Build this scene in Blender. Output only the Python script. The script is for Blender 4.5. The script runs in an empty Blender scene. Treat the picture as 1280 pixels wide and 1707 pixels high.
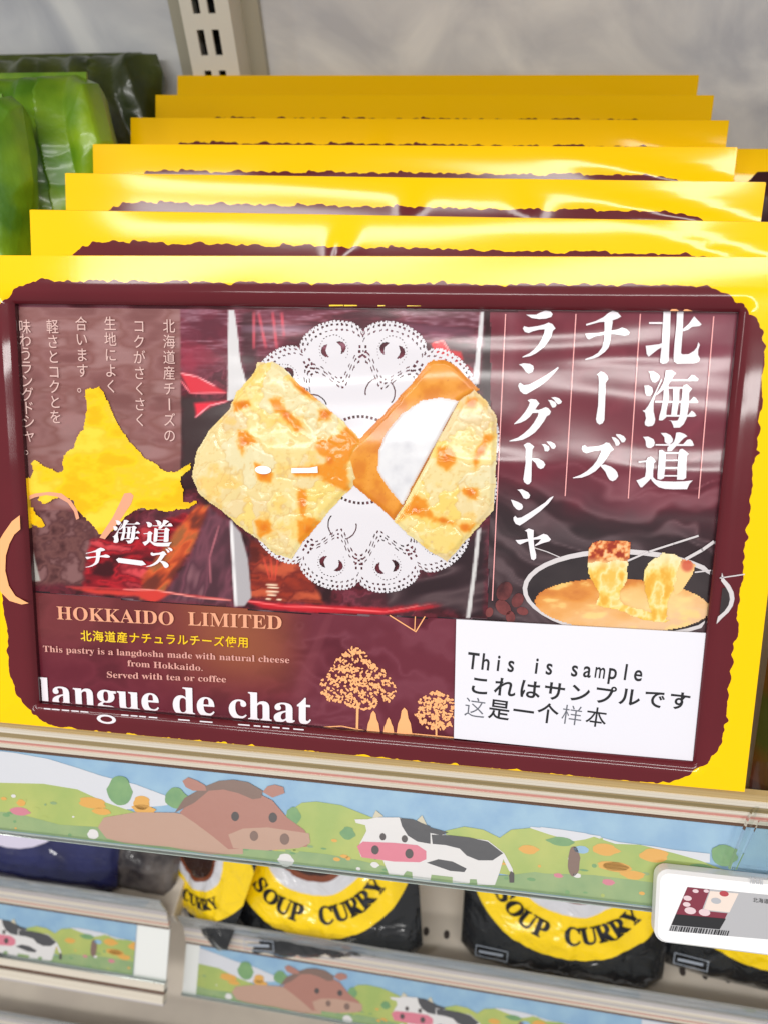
import bpy, math, random
from mathutils import Matrix, Vector, noise, geometry
R_ = math.radians
C = bpy.context.scene.collection
S = bpy.context.scene

# ------------------------------------------------------------------ camera
CAM = Vector((0.06333, -0.16963, 0.31954)); EUL = (0.815, 0.05043, 0.16498); FPX = 1279.4
from mathutils import Euler
cd = bpy.data.cameras.new('camera'); cam = bpy.data.objects.new('camera', cd); C.objects.link(cam)
cam.location = CAM; cam.rotation_euler = EUL
cd.sensor_fit = 'VERTICAL'; cd.sensor_height = 36; cd.lens = FPX / 1707 * 36
cd.clip_start = 0.01; cd.clip_end = 50
cd.dof.use_dof = True; cd.dof.focus_distance = 0.335; cd.dof.aperture_fstop = 9
S.camera = cam
CR = Euler(EUL, 'XYZ').to_matrix()
def ray(x, y): return (CR @ Vector((x - 640, -(y - 853.5), -FPX))).normalized()
# ------------------------------------------------------------------ light
S.view_settings.view_transform = 'Standard'; S.view_settings.look = 'None'
S.view_settings.exposure = 0.18; S.view_settings.gamma = 1
w = bpy.data.worlds.new('World'); S.world = w; w.use_nodes = True
w.node_tree.nodes['Background'].inputs[0].default_value = (1.0, 0.98, 0.96, 1)
w.node_tree.nodes['Background'].inputs[1].default_value = 0.33
def lamp(name, loc, tgt, sx, sy, power, col=(1, .98, .95)):
    l = bpy.data.lights.new(name, 'AREA'); l.shape = 'RECTANGLE'; l.size = sx; l.size_y = sy
    l.energy = power; l.color = col
    o = bpy.data.objects.new(name, l); C.objects.link(o); o.location = loc
    o.rotation_euler = (Vector(tgt) - Vector(loc)).to_track_quat('-Z', 'Y').to_euler()
lamp('ceiling_tube', (0.1, -0.95, 1.50), (0, 0, 0.1), 2.4, 0.12, 17)
lamp('ceiling_tube', (0.2, -2.1, 1.53), (0, 0, 0.1), 2.2, 0.13, 25)
lamp('ceiling_tube', (-1.3, -0.7, 1.3), (0, 0, 0.1), 0.12, 1.4, 9)

# ------------------------------------------------------------------ materials
def s2l(c): return tuple(((v / 255) / 12.92 if v / 255 <= .04045 else ((v / 255 + .055) / 1.055) ** 2.4) for v in c)
def RGBA(c): return (c[0], c[1], c[2], 1)
def mat(name, c, c2=None, scale=60, detail=3, lo=.35, hi=.65, rough=.4, coat=0, crough=.06, bump=0, bscale=60,
        filmb=0, fscale=22, metal=0, distort=0, stretch=(1, 1, 1), spec=.5, trans=0, ior=1.45, alpha=1, srgb=True):
    m = bpy.data.materials.new(name); m.use_nodes = True
    nt = m.node_tree; b = nt.nodes['Principled BSDF']; L = nt.links
    if srgb: c = s2l(c); c2 = s2l(c2) if c2 else None
    b.inputs['Base Color'].default_value = RGBA(c)
    b.inputs['Roughness'].default_value = rough; b.inputs['Metallic'].default_value = metal
    b.inputs['Specular IOR Level'].default_value = spec
    b.inputs['Coat Weight'].default_value = coat; b.inputs['Coat Roughness'].default_value = crough
    b.inputs['Transmission Weight'].default_value = trans; b.inputs['IOR'].default_value = ior
    b.inputs['Alpha'].default_value = alpha
    tc = nt.nodes.new('ShaderNodeTexCoord'); mp = nt.nodes.new('ShaderNodeMapping')
    L.new(tc.outputs['Object'], mp.inputs['Vector']); mp.inputs['Scale'].default_value = stretch
    if c2:
        n = nt.nodes.new('ShaderNodeTexNoise'); n.inputs['Scale'].default_value = scale; n.inputs['Detail'].default_value = detail
        n.inputs['Distortion'].default_value = distort
        L.new(mp.outputs[0], n.inputs['Vector'])
        r = nt.nodes.new('ShaderNodeValToRGB'); r.color_ramp.elements[0].position = lo; r.color_ramp.elements[1].position = hi
        r.color_ramp.elements[0].color = RGBA(c); r.color_ramp.elements[1].color = RGBA(c2)
        L.new(n.outputs[0], r.inputs[0]); L.new(r.outputs[0], b.inputs['Base Color'])
    if bump:
        n = nt.nodes.new('ShaderNodeTexNoise'); n.inputs['Scale'].default_value = bscale; n.inputs['Detail'].default_value = 4
        bp = nt.nodes.new('ShaderNodeBump'); bp.inputs['Distance'].default_value = bump; bp.inputs['Strength'].default_value = 1
        L.new(mp.outputs[0], n.inputs['Vector']); L.new(n.outputs[0], bp.inputs['Height']); L.new(bp.outputs[0], b.inputs['Normal'])
    if filmb:
        film(nt, b, filmb, fscale)
    return m
def film(nt, b, dist, fscale):
    """soft wrinkles of the clear wrapping film, on the coat only"""
    L = nt.links
    tc = nt.nodes.new('ShaderNodeTexCoord'); oi = nt.nodes.new('ShaderNodeObjectInfo')
    ad = nt.nodes.new('ShaderNodeVectorMath'); ad.operation = 'MULTIPLY_ADD'
    L.new(oi.outputs['Location'], ad.inputs[0]); ad.inputs[1].default_value = (7, 7, 7)
    st = nt.nodes.new('ShaderNodeVectorMath'); st.operation = 'MULTIPLY'; st.inputs[1].default_value = (.30, 1, 1.5)
    L.new(tc.outputs['Object'], st.inputs[0]); L.new(st.outputs[0], ad.inputs[2])
    n = nt.nodes.new('ShaderNodeTexNoise'); n.inputs['Scale'].default_value = fscale; n.inputs['Detail'].default_value = 1
    n.inputs['Distortion'].default_value = .3
    L.new(ad.outputs[0], n.inputs['Vector'])
    bp = nt.nodes.new('ShaderNodeBump'); bp.inputs['Distance'].default_value = dist; bp.inputs['Strength'].default_value = 1
    L.new(n.outputs[0], bp.inputs['Height']); L.new(bp.outputs[0], b.inputs['Coat Normal'])

def P(name, c, c2=None, **k):            # printed ink under the film
    k.setdefault('coat', .6); k.setdefault('filmb', .0024); k.setdefault('fscale', 26); k.setdefault('rough', .5); k.setdefault('spec', .1); k.setdefault('crough', .12)
    return mat(name, c, c2, **k)

YEL = (252, 200, 0); MAR = (92, 30, 42)
def carton_face(top=.2065):
    m = bpy.data.materials.new('printed_carton'); m.use_nodes = True
    nt = m.node_tree; b = nt.nodes['Principled BSDF']; L = nt.links
    def nd(t, **k):
        n = nt.nodes.new(t)
        for a, v in k.items(): setattr(n, a, v)
        return n
    def mth(op, a, bb=None, cc=None):
        n = nd('ShaderNodeMath', operation=op)
        for i, v in enumerate((a, bb, cc)):
            if v is None: continue
            if isinstance(v, (int, float)): n.inputs[i].default_value = v
            else: L.new(v, n.inputs[i])
        return n.outputs[0]
    tc = nd('ShaderNodeTexCoord'); sp = nd('ShaderNodeSeparateXYZ'); L.new(tc.outputs['Object'], sp.inputs[0])
    x = mth('SUBTRACT', sp.outputs[0], 0.0); z = mth('SUBTRACT', sp.outputs[2], top / 2)
    r = .030
    qx = mth('SUBTRACT', mth('ABSOLUTE', x), .1620 - r); qz = mth('SUBTRACT', mth('ABSOLUTE', z), top / 2 - r)
    mx = mth('MAXIMUM', qx, 0); mz = mth('MAXIMUM', qz, 0)
    ln = mth('SQRT', mth('ADD', mth('MULTIPLY', mx, mx), mth('MULTIPLY', mz, mz)))
    sd = mth('SUBTRACT', mth('ADD', ln, mth('MINIMUM', mth('MAXIMUM', qx, qz), 0)), r)
    n1 = nd('ShaderNodeTexNoise'); n1.inputs['Scale'].default_value = 170; n1.inputs['Detail'].default_value = 1
    L.new(tc.outputs['Object'], n1.inputs['Vector'])
    n2 = nd('ShaderNodeTexVoronoi'); n2.inputs['Scale'].default_value = 260
    L.new(tc.outputs['Object'], n2.inputs['Vector'])
    sd = mth('ADD', sd, mth('MULTIPLY', mth('SUBTRACT', n1.outputs[0], .5), .0034))
    sd = mth('ADD', sd, mth('MULTIPLY', mth('SUBTRACT', n2.outputs['Distance'], .4), .0016))
    mask = mth('LESS_THAN', sd, 0)
    n3 = nd('ShaderNodeTexNoise'); n3.inputs['Scale'].default_value = 30; L.new(tc.outputs['Object'], n3.inputs['Vector'])
    rp = nd('ShaderNodeValToRGB'); rp.color_ramp.elements[0].color = RGBA(s2l((100, 33, 41))); rp.color_ramp.elements[1].color = RGBA(s2l((88, 29, 36)))
    L.new(n3.outputs[0], rp.inputs[0])
    mix = nd('ShaderNodeMix', data_type='RGBA'); L.new(mask, mix.inputs[0])
    mix.inputs[6].default_value = RGBA(s2l(YEL)); L.new(rp.outputs[0], mix.inputs[7])
    L.new(mix.outputs[2], b.inputs['Base Color'])
    b.inputs['Roughness'].default_value = .42; b.inputs['Coat Weight'].default_value = .6; b.inputs['Coat Roughness'].default_value = .10; b.inputs['Specular IOR Level'].default_value = .03
    film(nt, b, .0016, 16)
    return m
M_face = carton_face(); M_face2 = carton_face(.2030)
M_side = mat('yellow_carton', YEL, rough=.35, coat=.5, filmb=.0012, spec=.05)
M_mar = P('maroon_print', MAR, (80, 22, 34), scale=30)
M_marl = P('maroon_print_light', (120, 52, 66), (96, 34, 48), scale=18)
M_white = P('white_ink', (232, 226, 232))
M_pink = P('pink_ink', (240, 168, 168))
M_salm = P('salmon_ink', (246, 176, 120))
M_salm2 = P('salmon_ink_soft', (226, 160, 128))
M_yell = P('yellow_ink', (238, 192, 10), (240, 206, 50), scale=45, detail=5)
M_black = mat('black_ink', (18, 18, 24), rough=.5)
M_grey = mat('grey_ink', (96, 98, 108), rough=.5)

# ------------------------------------------------------------------ mesh helpers
class MB:
    def __init__(s): s.v = []; s.f = []; s.m = []
    def add(s, vs, fs, mi=0):
        o = len(s.v); s.v += [tuple(p) for p in vs]; s.f += [tuple(i + o for i in f) for f in fs]; s.m += [mi] * len(fs)
        return s
    def box(s, a, b, mi=0):
        x0, y0, z0 = a; x1, y1, z1 = b
        v = [(x0, y0, z0), (x1, y0, z0), (x1, y1, z0), (x0, y1, z0), (x0, y0, z1), (x1, y0, z1), (x1, y1, z1), (x0, y1, z1)]
        return s.add(v, [(0, 3, 2, 1), (4, 5, 6, 7), (0, 1, 5, 4), (1, 2, 6, 5), (2, 3, 7, 6), (3, 0, 4, 7)], mi)
    def poly(s, pts, y, mi=0):
        """flat face(s) in the x-z plane at depth y, facing -y"""
        n = len(pts)
        area = sum(pts[i][0] * pts[(i + 1) % n][1] - pts[(i + 1) % n][0] * pts[i][1] for i in range(n))
        if area < 0: pts = pts[::-1]
        tri = geometry.tessellate_polygon([[Vector((p[0], p[1], 0)) for p in pts]])
        fs = []
        for t in tri:
            a, b, c = [pts[i] for i in t]
            ar = (b[0] - a[0]) * (c[1] - a[1]) - (c[0] - a[0]) * (b[1] - a[1])
            fs.append(tuple(t) if ar > 0 else (t[0], t[2], t[1]))
        return s.add([(p[0], y, p[1]) for p in pts], fs, mi)
    def line(s, pts, wd, y, mi=0):
        for (a, b) in zip(pts, pts[1:]):
            d = Vector((b[0] - a[0], b[1] - a[1]))
            if d.length < 1e-9: continue
            d.normalize(); nx, ny = -d.y * wd / 2, d.x * wd / 2
            e = d * wd * .3
            s.poly([(a[0] + nx - e.x, a[1] + ny - e.y), (a[0] - nx - e.x, a[1] - ny - e.y), (b[0] - nx + e.x, b[1] - ny + e.y), (b[0] + nx + e.x, b[1] + ny + e.y)], y, mi)
        return s
    def disc(s, c, rx, rz, y, mi=0, n=14, rot=0, wob=0):
        wb = lambda a: 1 + (.35 * noise.noise(Vector((math.cos(a) * 1.6 + c[0] * 900, math.sin(a) * 1.6 + c[1] * 700, 1))) if wob else 0)
        pts = [(c[0] + wb(a) * rx * math.cos(a) * math.cos(rot) - rz * math.sin(a) * math.sin(rot), c[1] + rx * math.cos(a) * math.sin(rot) + rz * math.sin(a) * math.cos(rot)) for a in [2 * math.pi * k / n for k in range(n)]]
        return s.poly(pts, y, mi)
def tag(o, label=None, cat=None, group=None, kind=None):
    if label: o['label'] = label
    if cat: o['category'] = cat
    if group: o['group'] = group
    if kind: o['kind'] = kind
    return o
WORLD = {}
def empty(name, mtx, parent=None):
    o = bpy.data.objects.new(name, None); C.objects.link(o); o.empty_display_size = .02
    if parent: o.parent = parent
    o.matrix_local = mtx if parent else mtx
    if not parent: o.matrix_basis = mtx
    WORLD[o.name] = (WORLD[parent.name] @ mtx) if parent else mtx.copy()
    return o
def emit(name, mb, mats, parent=None, mtx=None, smooth=False, bevel=0):
    me = bpy.data.meshes.new(name)
    if isinstance(mb, MB): me.from_pydata(mb.v, [], mb.f); mi = mb.m
    else: me = mb; mi = None
    if not isinstance(mats, (list, tuple)): mats = [mats]
    for m in mats: me.materials.append(m)
    if mi and len(mats) > 1: me.polygons.foreach_set('material_index', mi)
    if smooth: me.polygons.foreach_set('use_smooth', [True] * len(me.polygons))
    me.update()
    o = bpy.data.objects.new(name, me); C.objects.link(o)
    if parent: o.parent = parent
    if mtx is not None: o.matrix_basis = mtx
    if bevel:
        b = o.modifiers.new('bevel', 'BEVEL'); b.width = bevel; b.segments = 2; b.limit_method = 'ANGLE'
    WORLD[o.name] = (WORLD[parent.name] if parent else Matrix()) @ (mtx if mtx is not None else Matrix())
    return o
class Frame:
    """a flat thing in the place: x right, z up in its plane, -y towards the viewer"""
    def __init__(s, mw): s.m = mw; s.i = mw.inverted()
    def p(s, x, y, d=0.0):
        c = s.i @ CAM; r = s.i.to_3x3() @ ray(x, y); t = (d - c.y) / r.y; q = c + r * t
        return (q.x, q.z)
    def ps(s, pts, d=0.0): return [s.p(x, y, d) for x, y in pts]
def Z(x0, y0, sc, pts): return [(x0 + a / sc, y0 + b / sc) for a, b in pts]

# ---- writing: Blender's own font, turned to flat outlines
_tx = {}
def glyphs(body, off=0.0, space=1.0):
    k = (body, off, space)
    if k in _tx: return _tx[k]
    cu = bpy.data.curves.new('t', 'FONT'); cu.body = body; cu.offset = off; cu.space_character = space; cu.resolution_u = 4
    o = bpy.data.objects.new('t', cu); C.objects.link(o)
    me = bpy.data.meshes.new_from_object(o.evaluated_get(bpy.context.evaluated_depsgraph_get()))
    v = [(q.co.x, q.co.y) for q in me.vertices]; f = [tuple(q.vertices) for q in me.polygons]
    bpy.data.objects.remove(o); bpy.data.curves.remove(cu); bpy.data.meshes.remove(me)
    _tx[k] = (v, f); return _tx[k]
def put(mb, body, A, B, h, y, mi=0, off=0.0, base=True, caph=.7, space=1.0):
    """lay the text from A to B (frame coords, on the base line), capital height h"""
    v, f = glyphs(body, off, space)
    if not v: return
    x0 = min(p[0] for p in v); x1 = max(p[0] for p in v)
    y0 = 0 if base else min(p[1] for p in v); hh = caph if base else max(p[1] for p in v) - y0
    w_ = x1 - x0
    ex = ((B[0] - A[0]) / w_, (B[1] - A[1]) / w_)
    mb.add([(A[0] + (p[0] - x0) * ex[0], y, A[1] + (p[0] - x0) * ex[1] + (p[1] - y0) * h / hh) for p in v], f, mi)
def bold(s):
    o = ''
    for ch in s:
        if 'a' <= ch <= 'z': o += chr(0x1D41A + ord(ch) - 97)
        elif 'A' <= ch <= 'Z': o += chr(0x1D400 + ord(ch) - 65)
        else: o += ch
    return o
def glyph(mb, fr, ch, cx, cy, sx, sy, d, y, mi=0, off=0.0, rot=0.0):
    """one character centred on a picture point of the frame; sx, sy its full em width and height there"""
    v, f = glyphs(ch, off)
    if not v: return
    c = fr.p(cx, cy, d); k = (fr.p(cx + 50, cy, d)[0] - c[0]) / 50
    cr, sr = math.cos(rot), math.sin(rot)
    out = []
    for p in v:
        a = (p[0] - (.5 if ord(ch[0]) > 0x3000 else (min(q[0] for q in v) + max(q[0] for q in v)) / 2)) * sx * k
        b = (p[1] - .36) * sy * k
        out.append((c[0] + a * cr - b * sr, y, c[1] + a * sr + b * cr))
    mb.add(out, f, mi)

# ---- brush-style characters drawn stroke by stroke: (x0, y0, scale, strokes)
G = {}
G['kita'] = (1050, 505, 9.143, [
 [(275,295),(480,295),(480,322),(275,322)], [(495,138),(605,138),(575,880),(540,920),(480,928),(440,905),(470,620)],
 [(225,655),(430,630),(480,610),(465,680),(410,710),(270,820),(240,780)],
 [(700,140),(800,140),(790,350),(770,640),(762,770),(790,785),(880,780),(960,730),(1000,680),(1025,600),(1048,640),(1022,720),(1020,790),(1050,850),(1035,890),(980,918),(700,925),(655,890),(648,840),(660,640),(690,360)],
 [(960,205),(1075,330),(1040,355),(930,365),(870,410),(785,435),(795,395),(880,320)]])
G['umi'] = (1050, 600, 9.143, [
 [(265,175),(340,170),(410,210),(440,250),(420,310),(370,345),(330,335),(300,290),(290,210)],
 [(200,390),(270,385),(325,420),(335,480),(320,520),(290,550),(235,540),(215,500),(210,430)],
 [(460,290),(475,300),(380,520),(345,640),(345,780),(370,900),(360,960),(330,1000),(260,1012),(215,990),(210,950),(230,890),(215,800),(175,770),(215,760),(260,700),(320,590),(400,420)],
 [(530,160),(620,155),(690,205),(650,240),(620,300),(570,380),(580,560),(555,700),(540,790),(540,870),(480,920),(425,918),(430,860),(460,750),(490,600),(500,450),(430,510),(390,535),(375,525),(440,440),(490,350),(515,260)],
 [(600,295),(860,295),(920,228),(965,235),(1030,290),(1010,322),(600,322)],
 [(540,410),(790,410),(800,385),(850,370),(930,440),(885,500),(880,620),(870,760),(850,880),(800,980),(740,1030),(650,1030),(640,990),(610,930),(570,920),(660,925),(710,920),(740,860),(755,700),(775,560),(785,436),(540,436)],
 [(640,430),(740,430),(730,600),(700,838),(610,838),(640,600)],
 [(365,622),(900,622),(950,560),(985,575),(1025,640),(1010,655),(365,648)],
 [(530,836),(870,834),(925,770),(965,800),(995,845),(960,865),(530,862)]])
G['michi'] = (1045, 700, 9.143, [
 [(230,255),(310,250),(390,290),(410,340),(400,390),(350,425),(300,420),(275,390),(270,320),(250,280)],
 [(500,195),(580,195),(650,230),(685,290),(680,330),(640,365),(590,360),(560,330),(555,260),(520,220)],
 [(735,190),(790,185),(860,210),(905,245),(850,275),(760,370),(720,410),(665,470),(600,475),(600,420),(640,380),(700,330),(720,270)],
 [(420,365),(840,365),(900,300),(945,290),(980,320),(1005,385),(970,395),(420,388)],
 [(475,455),(520,450),(570,490),(575,520),(570,700),(550,880),(500,905),(450,895),(450,820),(468,600)],
 [(770,490),(790,445),(830,435),(890,480),(925,515),(895,545),(890,700),(885,880),(840,908),(745,905),(755,700),(770,520)],
 [(565,487),(775,487),(775,512),(565,512)], [(565,600),(765,600),(765,622),(565,622)], [(560,713),(760,713),(760,736),(560,736)], [(545,835),(755,835),(755,858),(545,858)],
 [(160,625),(280,612),(300,570),(350,550),(400,590),(425,630),(395,660),(385,780),(385,870),(430,910),(520,930),(700,935),(860,930),(985,915),(930,975),(900,1050),(700,1052),(560,1045),(470,1020),(410,970),(365,920),(350,890),(270,970),(215,1022),(190,1020),(160,970),(130,915),(180,900),(260,860),(275,780),(275,640),(165,648)]])
G['chi'] = (930, 505, 9.143, [
 [(415,325),(560,280),(680,220),(750,160),(820,120),(900,150),(950,210),(900,240),(800,275),(700,290),(620,295),(420,350)],
 [(400,470),(470,465),(600,460),(700,440),(800,425),(900,405),(965,375),(1030,400),(1080,450),(1060,490),(1000,502),(900,485),(800,475),(700,485),(560,510),(460,558),(430,540)],
 [(695,270),(820,270),(820,310),(800,420),(790,560),(760,680),(700,750),(600,820),(520,850),(405,868),(405,855),(520,810),(600,760),(660,680),(690,560),(698,430)]])
G['bar'] = (930, 505, 9.143, [
 [(580,1090),(640,1045),(690,1060),(740,1110),(755,1160),(715,1220),(705,1560),(695,1780),(670,1830),(620,1852),(580,1820),(567,1770),(600,1560),(612,1200),(605,1110)]])
G['zu'] = (930, 660, 9.143, [
 [(350,800),(360,760),(400,745),(430,775),(600,762),(680,735),(720,705),(770,715),(840,815),(790,845),(740,930),(680,1020),(640,1060),(560,1140),(460,1200),(350,1240),(220,1250),(215,1240),(330,1200),(430,1140),(520,1060),(580,980),(640,860),(650,825),(540,835),(420,870),(370,845)],
 [(640,1050),(700,1040),(790,1070),(860,1120),(890,1160),(905,1220),(870,1270),(820,1295),(775,1275),(740,1220),(710,1150),(640,1070)],
 [(805,622),(860,630),(910,670),(935,720),(905,752),(870,755),(850,700),(820,655)], [(870,580),(930,580),(990,610),(1022,655),(1000,700),(960,705),(930,660),(875,600)]])
G['ra'] = (840, 500, 10.667, [
 [(385,265),(560,265),(640,225),(730,190),(820,210),(855,255),(830,305),(740,335),(620,345),(480,325)],
 [(325,510),(350,470),(430,490),(600,465),(700,440),(780,405),(850,430),(905,510),(860,550),(830,650),(780,740),(720,820),(640,890),(560,950),(460,1000),(320,1025),(320,1010),(440,950),(530,880),(600,800),(660,690),(700,600),(712,525),(620,530),(500,560),(430,592),(360,570)]])
G['n'] = (840, 500, 10.667, [
 [(255,1150),(340,1125),(450,1135),(510,1170),(522,1220),(500,1280),(430,1308),(380,1280),(340,1220),(300,1175)],
 [(245,1530),(260,1480),(290,1475),(340,1515),(440,1500),(560,1440),(720,1350),(850,1260),(950,1190),(960,1215),(880,1310),(760,1430),(620,1540),(500,1610),(390,1675),(340,1670),(280,1620)]])
G['gu'] = (840, 640, 10.667, [
 [(410,290),(470,265),(560,275),(620,345),(580,400),(545,450),(600,460),(660,440),(730,410),(780,430),(825,490),(800,545),(750,570),(700,660),(620,770),(540,860),(440,930),(320,990),(200,1012),(90,1018),(90,1005),(240,950),(340,880),(440,790),(520,690),(590,570),(605,510),(500,515),(450,580),(380,640),(290,685),(170,715),(175,700),(280,600),(370,490),(430,390),(450,325)],
 [(770,285),(830,285),(900,320),(925,370),(900,412),(850,420),(820,370),(800,320)], [(830,240),(900,230),(970,255),(1018,310),(1000,345),(950,362),(915,330),(880,280)]])
G['do'] = (840, 640, 10.667, [
 [(340,1080),(400,1042),(450,1045),(530,1110),(495,1160),(485,1340),(480,1600),(475,1730),(440,1775),(400,1780),(350,1740),(335,1690),(375,1400),(378,1150)],
 [(484,1310),(600,1320),(690,1370),(725,1430),(690,1490),(640,1508),(590,1480),(550,1400),(484,1340)],
 [(660,1065),(720,1065),(790,1110),(800,1160),(770,1195),(715,1190),(700,1120)], [(745,1020),(820,1020),(890,1060),(912,1110),(880,1150),(840,1145),(810,1100)]])
G['shi'] = (840, 790, 10.667, [
 [(225,275),(310,265),(420,320),(455,370),(440,420),(390,440),(340,425),(305,360),(265,300)],
 [(115,450),(160,460),(240,490),(310,530),(330,580),(310,620),(260,638),(215,620),(160,560)],
 [(160,770),(190,738),(230,775),(300,765),(430,690),(570,600),(720,500),(800,420),(870,385),(860,415),(780,520),(640,650),(480,770),(350,860),(270,910),(200,880),(165,820)]])
G['ya'] = (840, 790, 10.667, [
 [(360,1000),(430,960),(520,990),(515,1130),(530,1300),(562,1420),(560,1490),(520,1525),(475,1505),(455,1400),(425,1200),(400,1020)],
 [(195,1165),(250,1165),(420,1145),(580,1110),(690,1055),(760,1075),(825,1155),(790,1190),(680,1220),(540,1275),(545,1250),(610,1200),(650,1150),(520,1160),(380,1200),(280,1245),(240,1225)]])
def brush(mb, fr, key, d, y, mi=0, to=None):
    x0, y0, sc, st = G[key]
    q = 0
    if to:                                  # fit the character into a given box
        xs = [a for s in st for a, b in s]; ys = [b for s in st for a, b in s]
    for s in st:
        if to:
            pts = [(to[0] + (a - min(xs)) / (max(xs) - min(xs)) * (to[2] - to[0]), to[1] + (b - min(ys)) / (max(ys) - min(ys)) * (to[3] - to[1])) for a, b in s]
        else: pts = Z(x0, y0, sc, s)
        mb.poly(fr.ps(pts, d), y - q * 1e-6, mi); q += 1

# ------------------------------------------------------------------ the cookie boxes
TH = 0.57836; STEP = 0.04507; W = 0.345; H = 0.2168; DEP = 0.036
dxs = [0.0, 0.00149, -0.00391, -0.00831, -0.00811, -0.00977, -0.01416]
yaws = [0.02431, 0.00603, 0.00063, 0.00672, -0.01215, -0.0094, -0.02404]
rls = [0.01183, -0.00185, -0.00338, -0.00367, -0.00272, -0.00452, -0.003]
def box_matrix(dx, y, yw, rl):
    return Matrix.Translation((dx, y, abs(rl) * W / 2)) @ Matrix.Rotation(yw, 4, 'Z') @ Matrix.Rotation(-TH, 4, 'X') @ Matrix.Rotation(-rl, 4, 'Y')
LOOK = 'yellow and maroon cookie box '
BG = 'yellow and maroon cookie boxes leaning back in a row'
# closed boxes behind the open sample
def closed_box(name, pins):
    e = empty(name, Matrix())
    body = MB().box((-W / 2, .0006, 0), (W / 2, DEP, H))
    emit('carton', body, M_side, e, bevel=.0008)
    # slightly bowed printed front
    f = MB(); nx, nz = 110, 60; vs = []
    for j in range(nz + 1):
        for i in range(nx + 1):
            u = -W / 2 + .0004 + (W - .0008) * i / nx; v = .0004 + (H - .0008) * j / nz
            a = math.sin(math.pi * i / nx) ** .6; b = math.sin(math.pi * j / nz) ** .6
            vs.append((u, -.0016 * a * b + .0003 + .0004 * noise.noise(Vector((u * 18, v * 18, 3))) * a * b - sum(hh * math.exp(-((u - uu - (v - .2) * sl_) / ww_) ** 2) * math.exp(-((v - .196) / .011) ** 2) for uu, ww_, hh, sl_ in pins), v))
    f.add(vs, [(j * (nx + 1) + i, j * (nx + 1) + i + 1, (j + 1) * (nx + 1) + i + 1, (j + 1) * (nx + 1) + i) for j in range(nz) for i in range(nx)])
    emit('front_print', f, M_face2, e, smooth=True)
    return e
def copy_tree(o, parent=None):
    c = o.copy(); C.objects.link(c); c.parent = parent
    for ch in list(o.children): copy_tree(ch, c)
    return c
LB = ['just behind the opened sample box', 'second behind the opened sample',
      'third behind the sample box', 'fourth behind the sample, first one in shade',
      'in the shade, second from the wall end of its row', 'last of its row, nearest to the grey wall']
protos = {}
PINS = {0: [(-.018, .005, .0022, .2), (.150, .012, .0012, -3)], 1: [(.012, .005, .0020, 0), (.066, .007, .0014, -.4), (.135, .02, .0016, -4)], 2: [(.145, .018, .0018, -4), (-.05, .02, .0005, 1)]}
for i in range(1, 7):
    kd = (i - 1) % 3
    o = closed_box('cookie_box', PINS[kd]) if kd not in protos else copy_tree(protos[kd])
    protos.setdefault(kd, o); proto = o
    m = box_matrix(dxs[i], i * STEP, yaws[i], rls[i]); o.matrix_basis = m; WORLD[o.name] = m
    tag(o, 'closed ' + LOOK.replace('cookie ', '') + LB[i - 1], 'box', BG)
nb = empty('cookie_box', Matrix.Translation((.341, .180, -.014)) @ Matrix.Rotation(-TH - .02, 4, 'X'))
tag(nb, 'yellow topped box with dark brown front at the right edge beside the row', 'box')
emit('carton', MB().box((-W / 2, 0, 0), (W / 2, DEP, H)), M_side, nb, bevel=.0008)
pf = MB(); ed = [(-W / 2 + .003, .01)]
ed += [(W / 2 - .003, .01), (W / 2 - .003, .198)] + [(W / 2 - .004 - (W - .008) * k / 70, .2045 + .0012 * noise.noise(Vector((k * .9, 2, 0))) - .006 * (k < 3 or k > 67)) for k in range(71)]
pf.poly(ed, -.0003); emit('front_print', pf, P('dark_brown_print', (52, 16, 20), (40, 14, 18), scale=30, coat=.1), nb)

# ---- the opened sample box in front
MW0 = box_matrix(dxs[0], 0, yaws[0], rls[0])
sb = empty('cookie_box', MW0)
tag(sb, 'front cookie box with recessed panel, large white Japanese title and white sample sticker', 'box', BG)
FR = Frame(MW0)
AX0, AX1, AZ0, AZ1 = -.1490, .1512, .0108, .1968; RD = .0050
b6 = .0062
shell = MB().box((-W / 2, .0004, 0), (AX0 - b6, DEP, H)).box((AX1 + b6, .0004, 0), (W / 2, DEP, H))
shell.box((AX0 - b6, .0004, 0), (AX1 + b6, DEP, AZ0 - b6)).box((AX0 - b6, .0004, AZ1 + b6), (AX1 + b6, DEP, H))
shell.box((AX0 - b6, .008, AZ0 - b6), (AX1 + b6, DEP, AZ1 + b6))
emit('carton', shell, M_side, sb)
# front frame: a print that rolls over the rim of the opening
def rim_depth(u, v):
    dx_ = max(AX0 - u, u - AX1, 0); dz_ = max(AZ0 - v, v - AZ1, 0); d = math.hypot(dx_, dz_)
    r = .0052
    y = 0 if d >= r else .0026 * (1 - math.sqrt(max(0, 1 - (1 - d / r) ** 2)))
    e = min(W / 2 - abs(u), v, H - v)
    return y - .0010 * min(1, max(0, e) / .012) * min(1, d / r if d < r else 1)
f = MB()
def grid(us, vs, fn):
    vt = [(u, fn(u, v), v) for v in vs for u in us]; n = len(us)
    f.add(vt, [(j * n + i, j * n + i + 1, (j + 1) * n + i + 1, (j + 1) * n + i) for j in range(len(vs) - 1) for i in range(n - 1)])
def span(a, b, n): return [a + (b - a) * k / n for k in range(n + 1)]
L_ = span(-W / 2, AX0, 24); R2 = span(AX1, W / 2, 24); Bm = span(0.0003, AZ0, 18); Tm = span(AZ1, H - .0002, 24); Mx = span(AX0, AX1, 30); Mz = span(AZ0, AZ1, 20)
for us, vs in ((L_, Bm), (L_, Mz), (L_, Tm), (R2, Bm), (R2, Mz), (R2, Tm), (Mx, Bm), (Mx, Tm)): grid(us, vs, rim_depth)
emit('front_print', f, M_face, sb, smooth=True)
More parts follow.
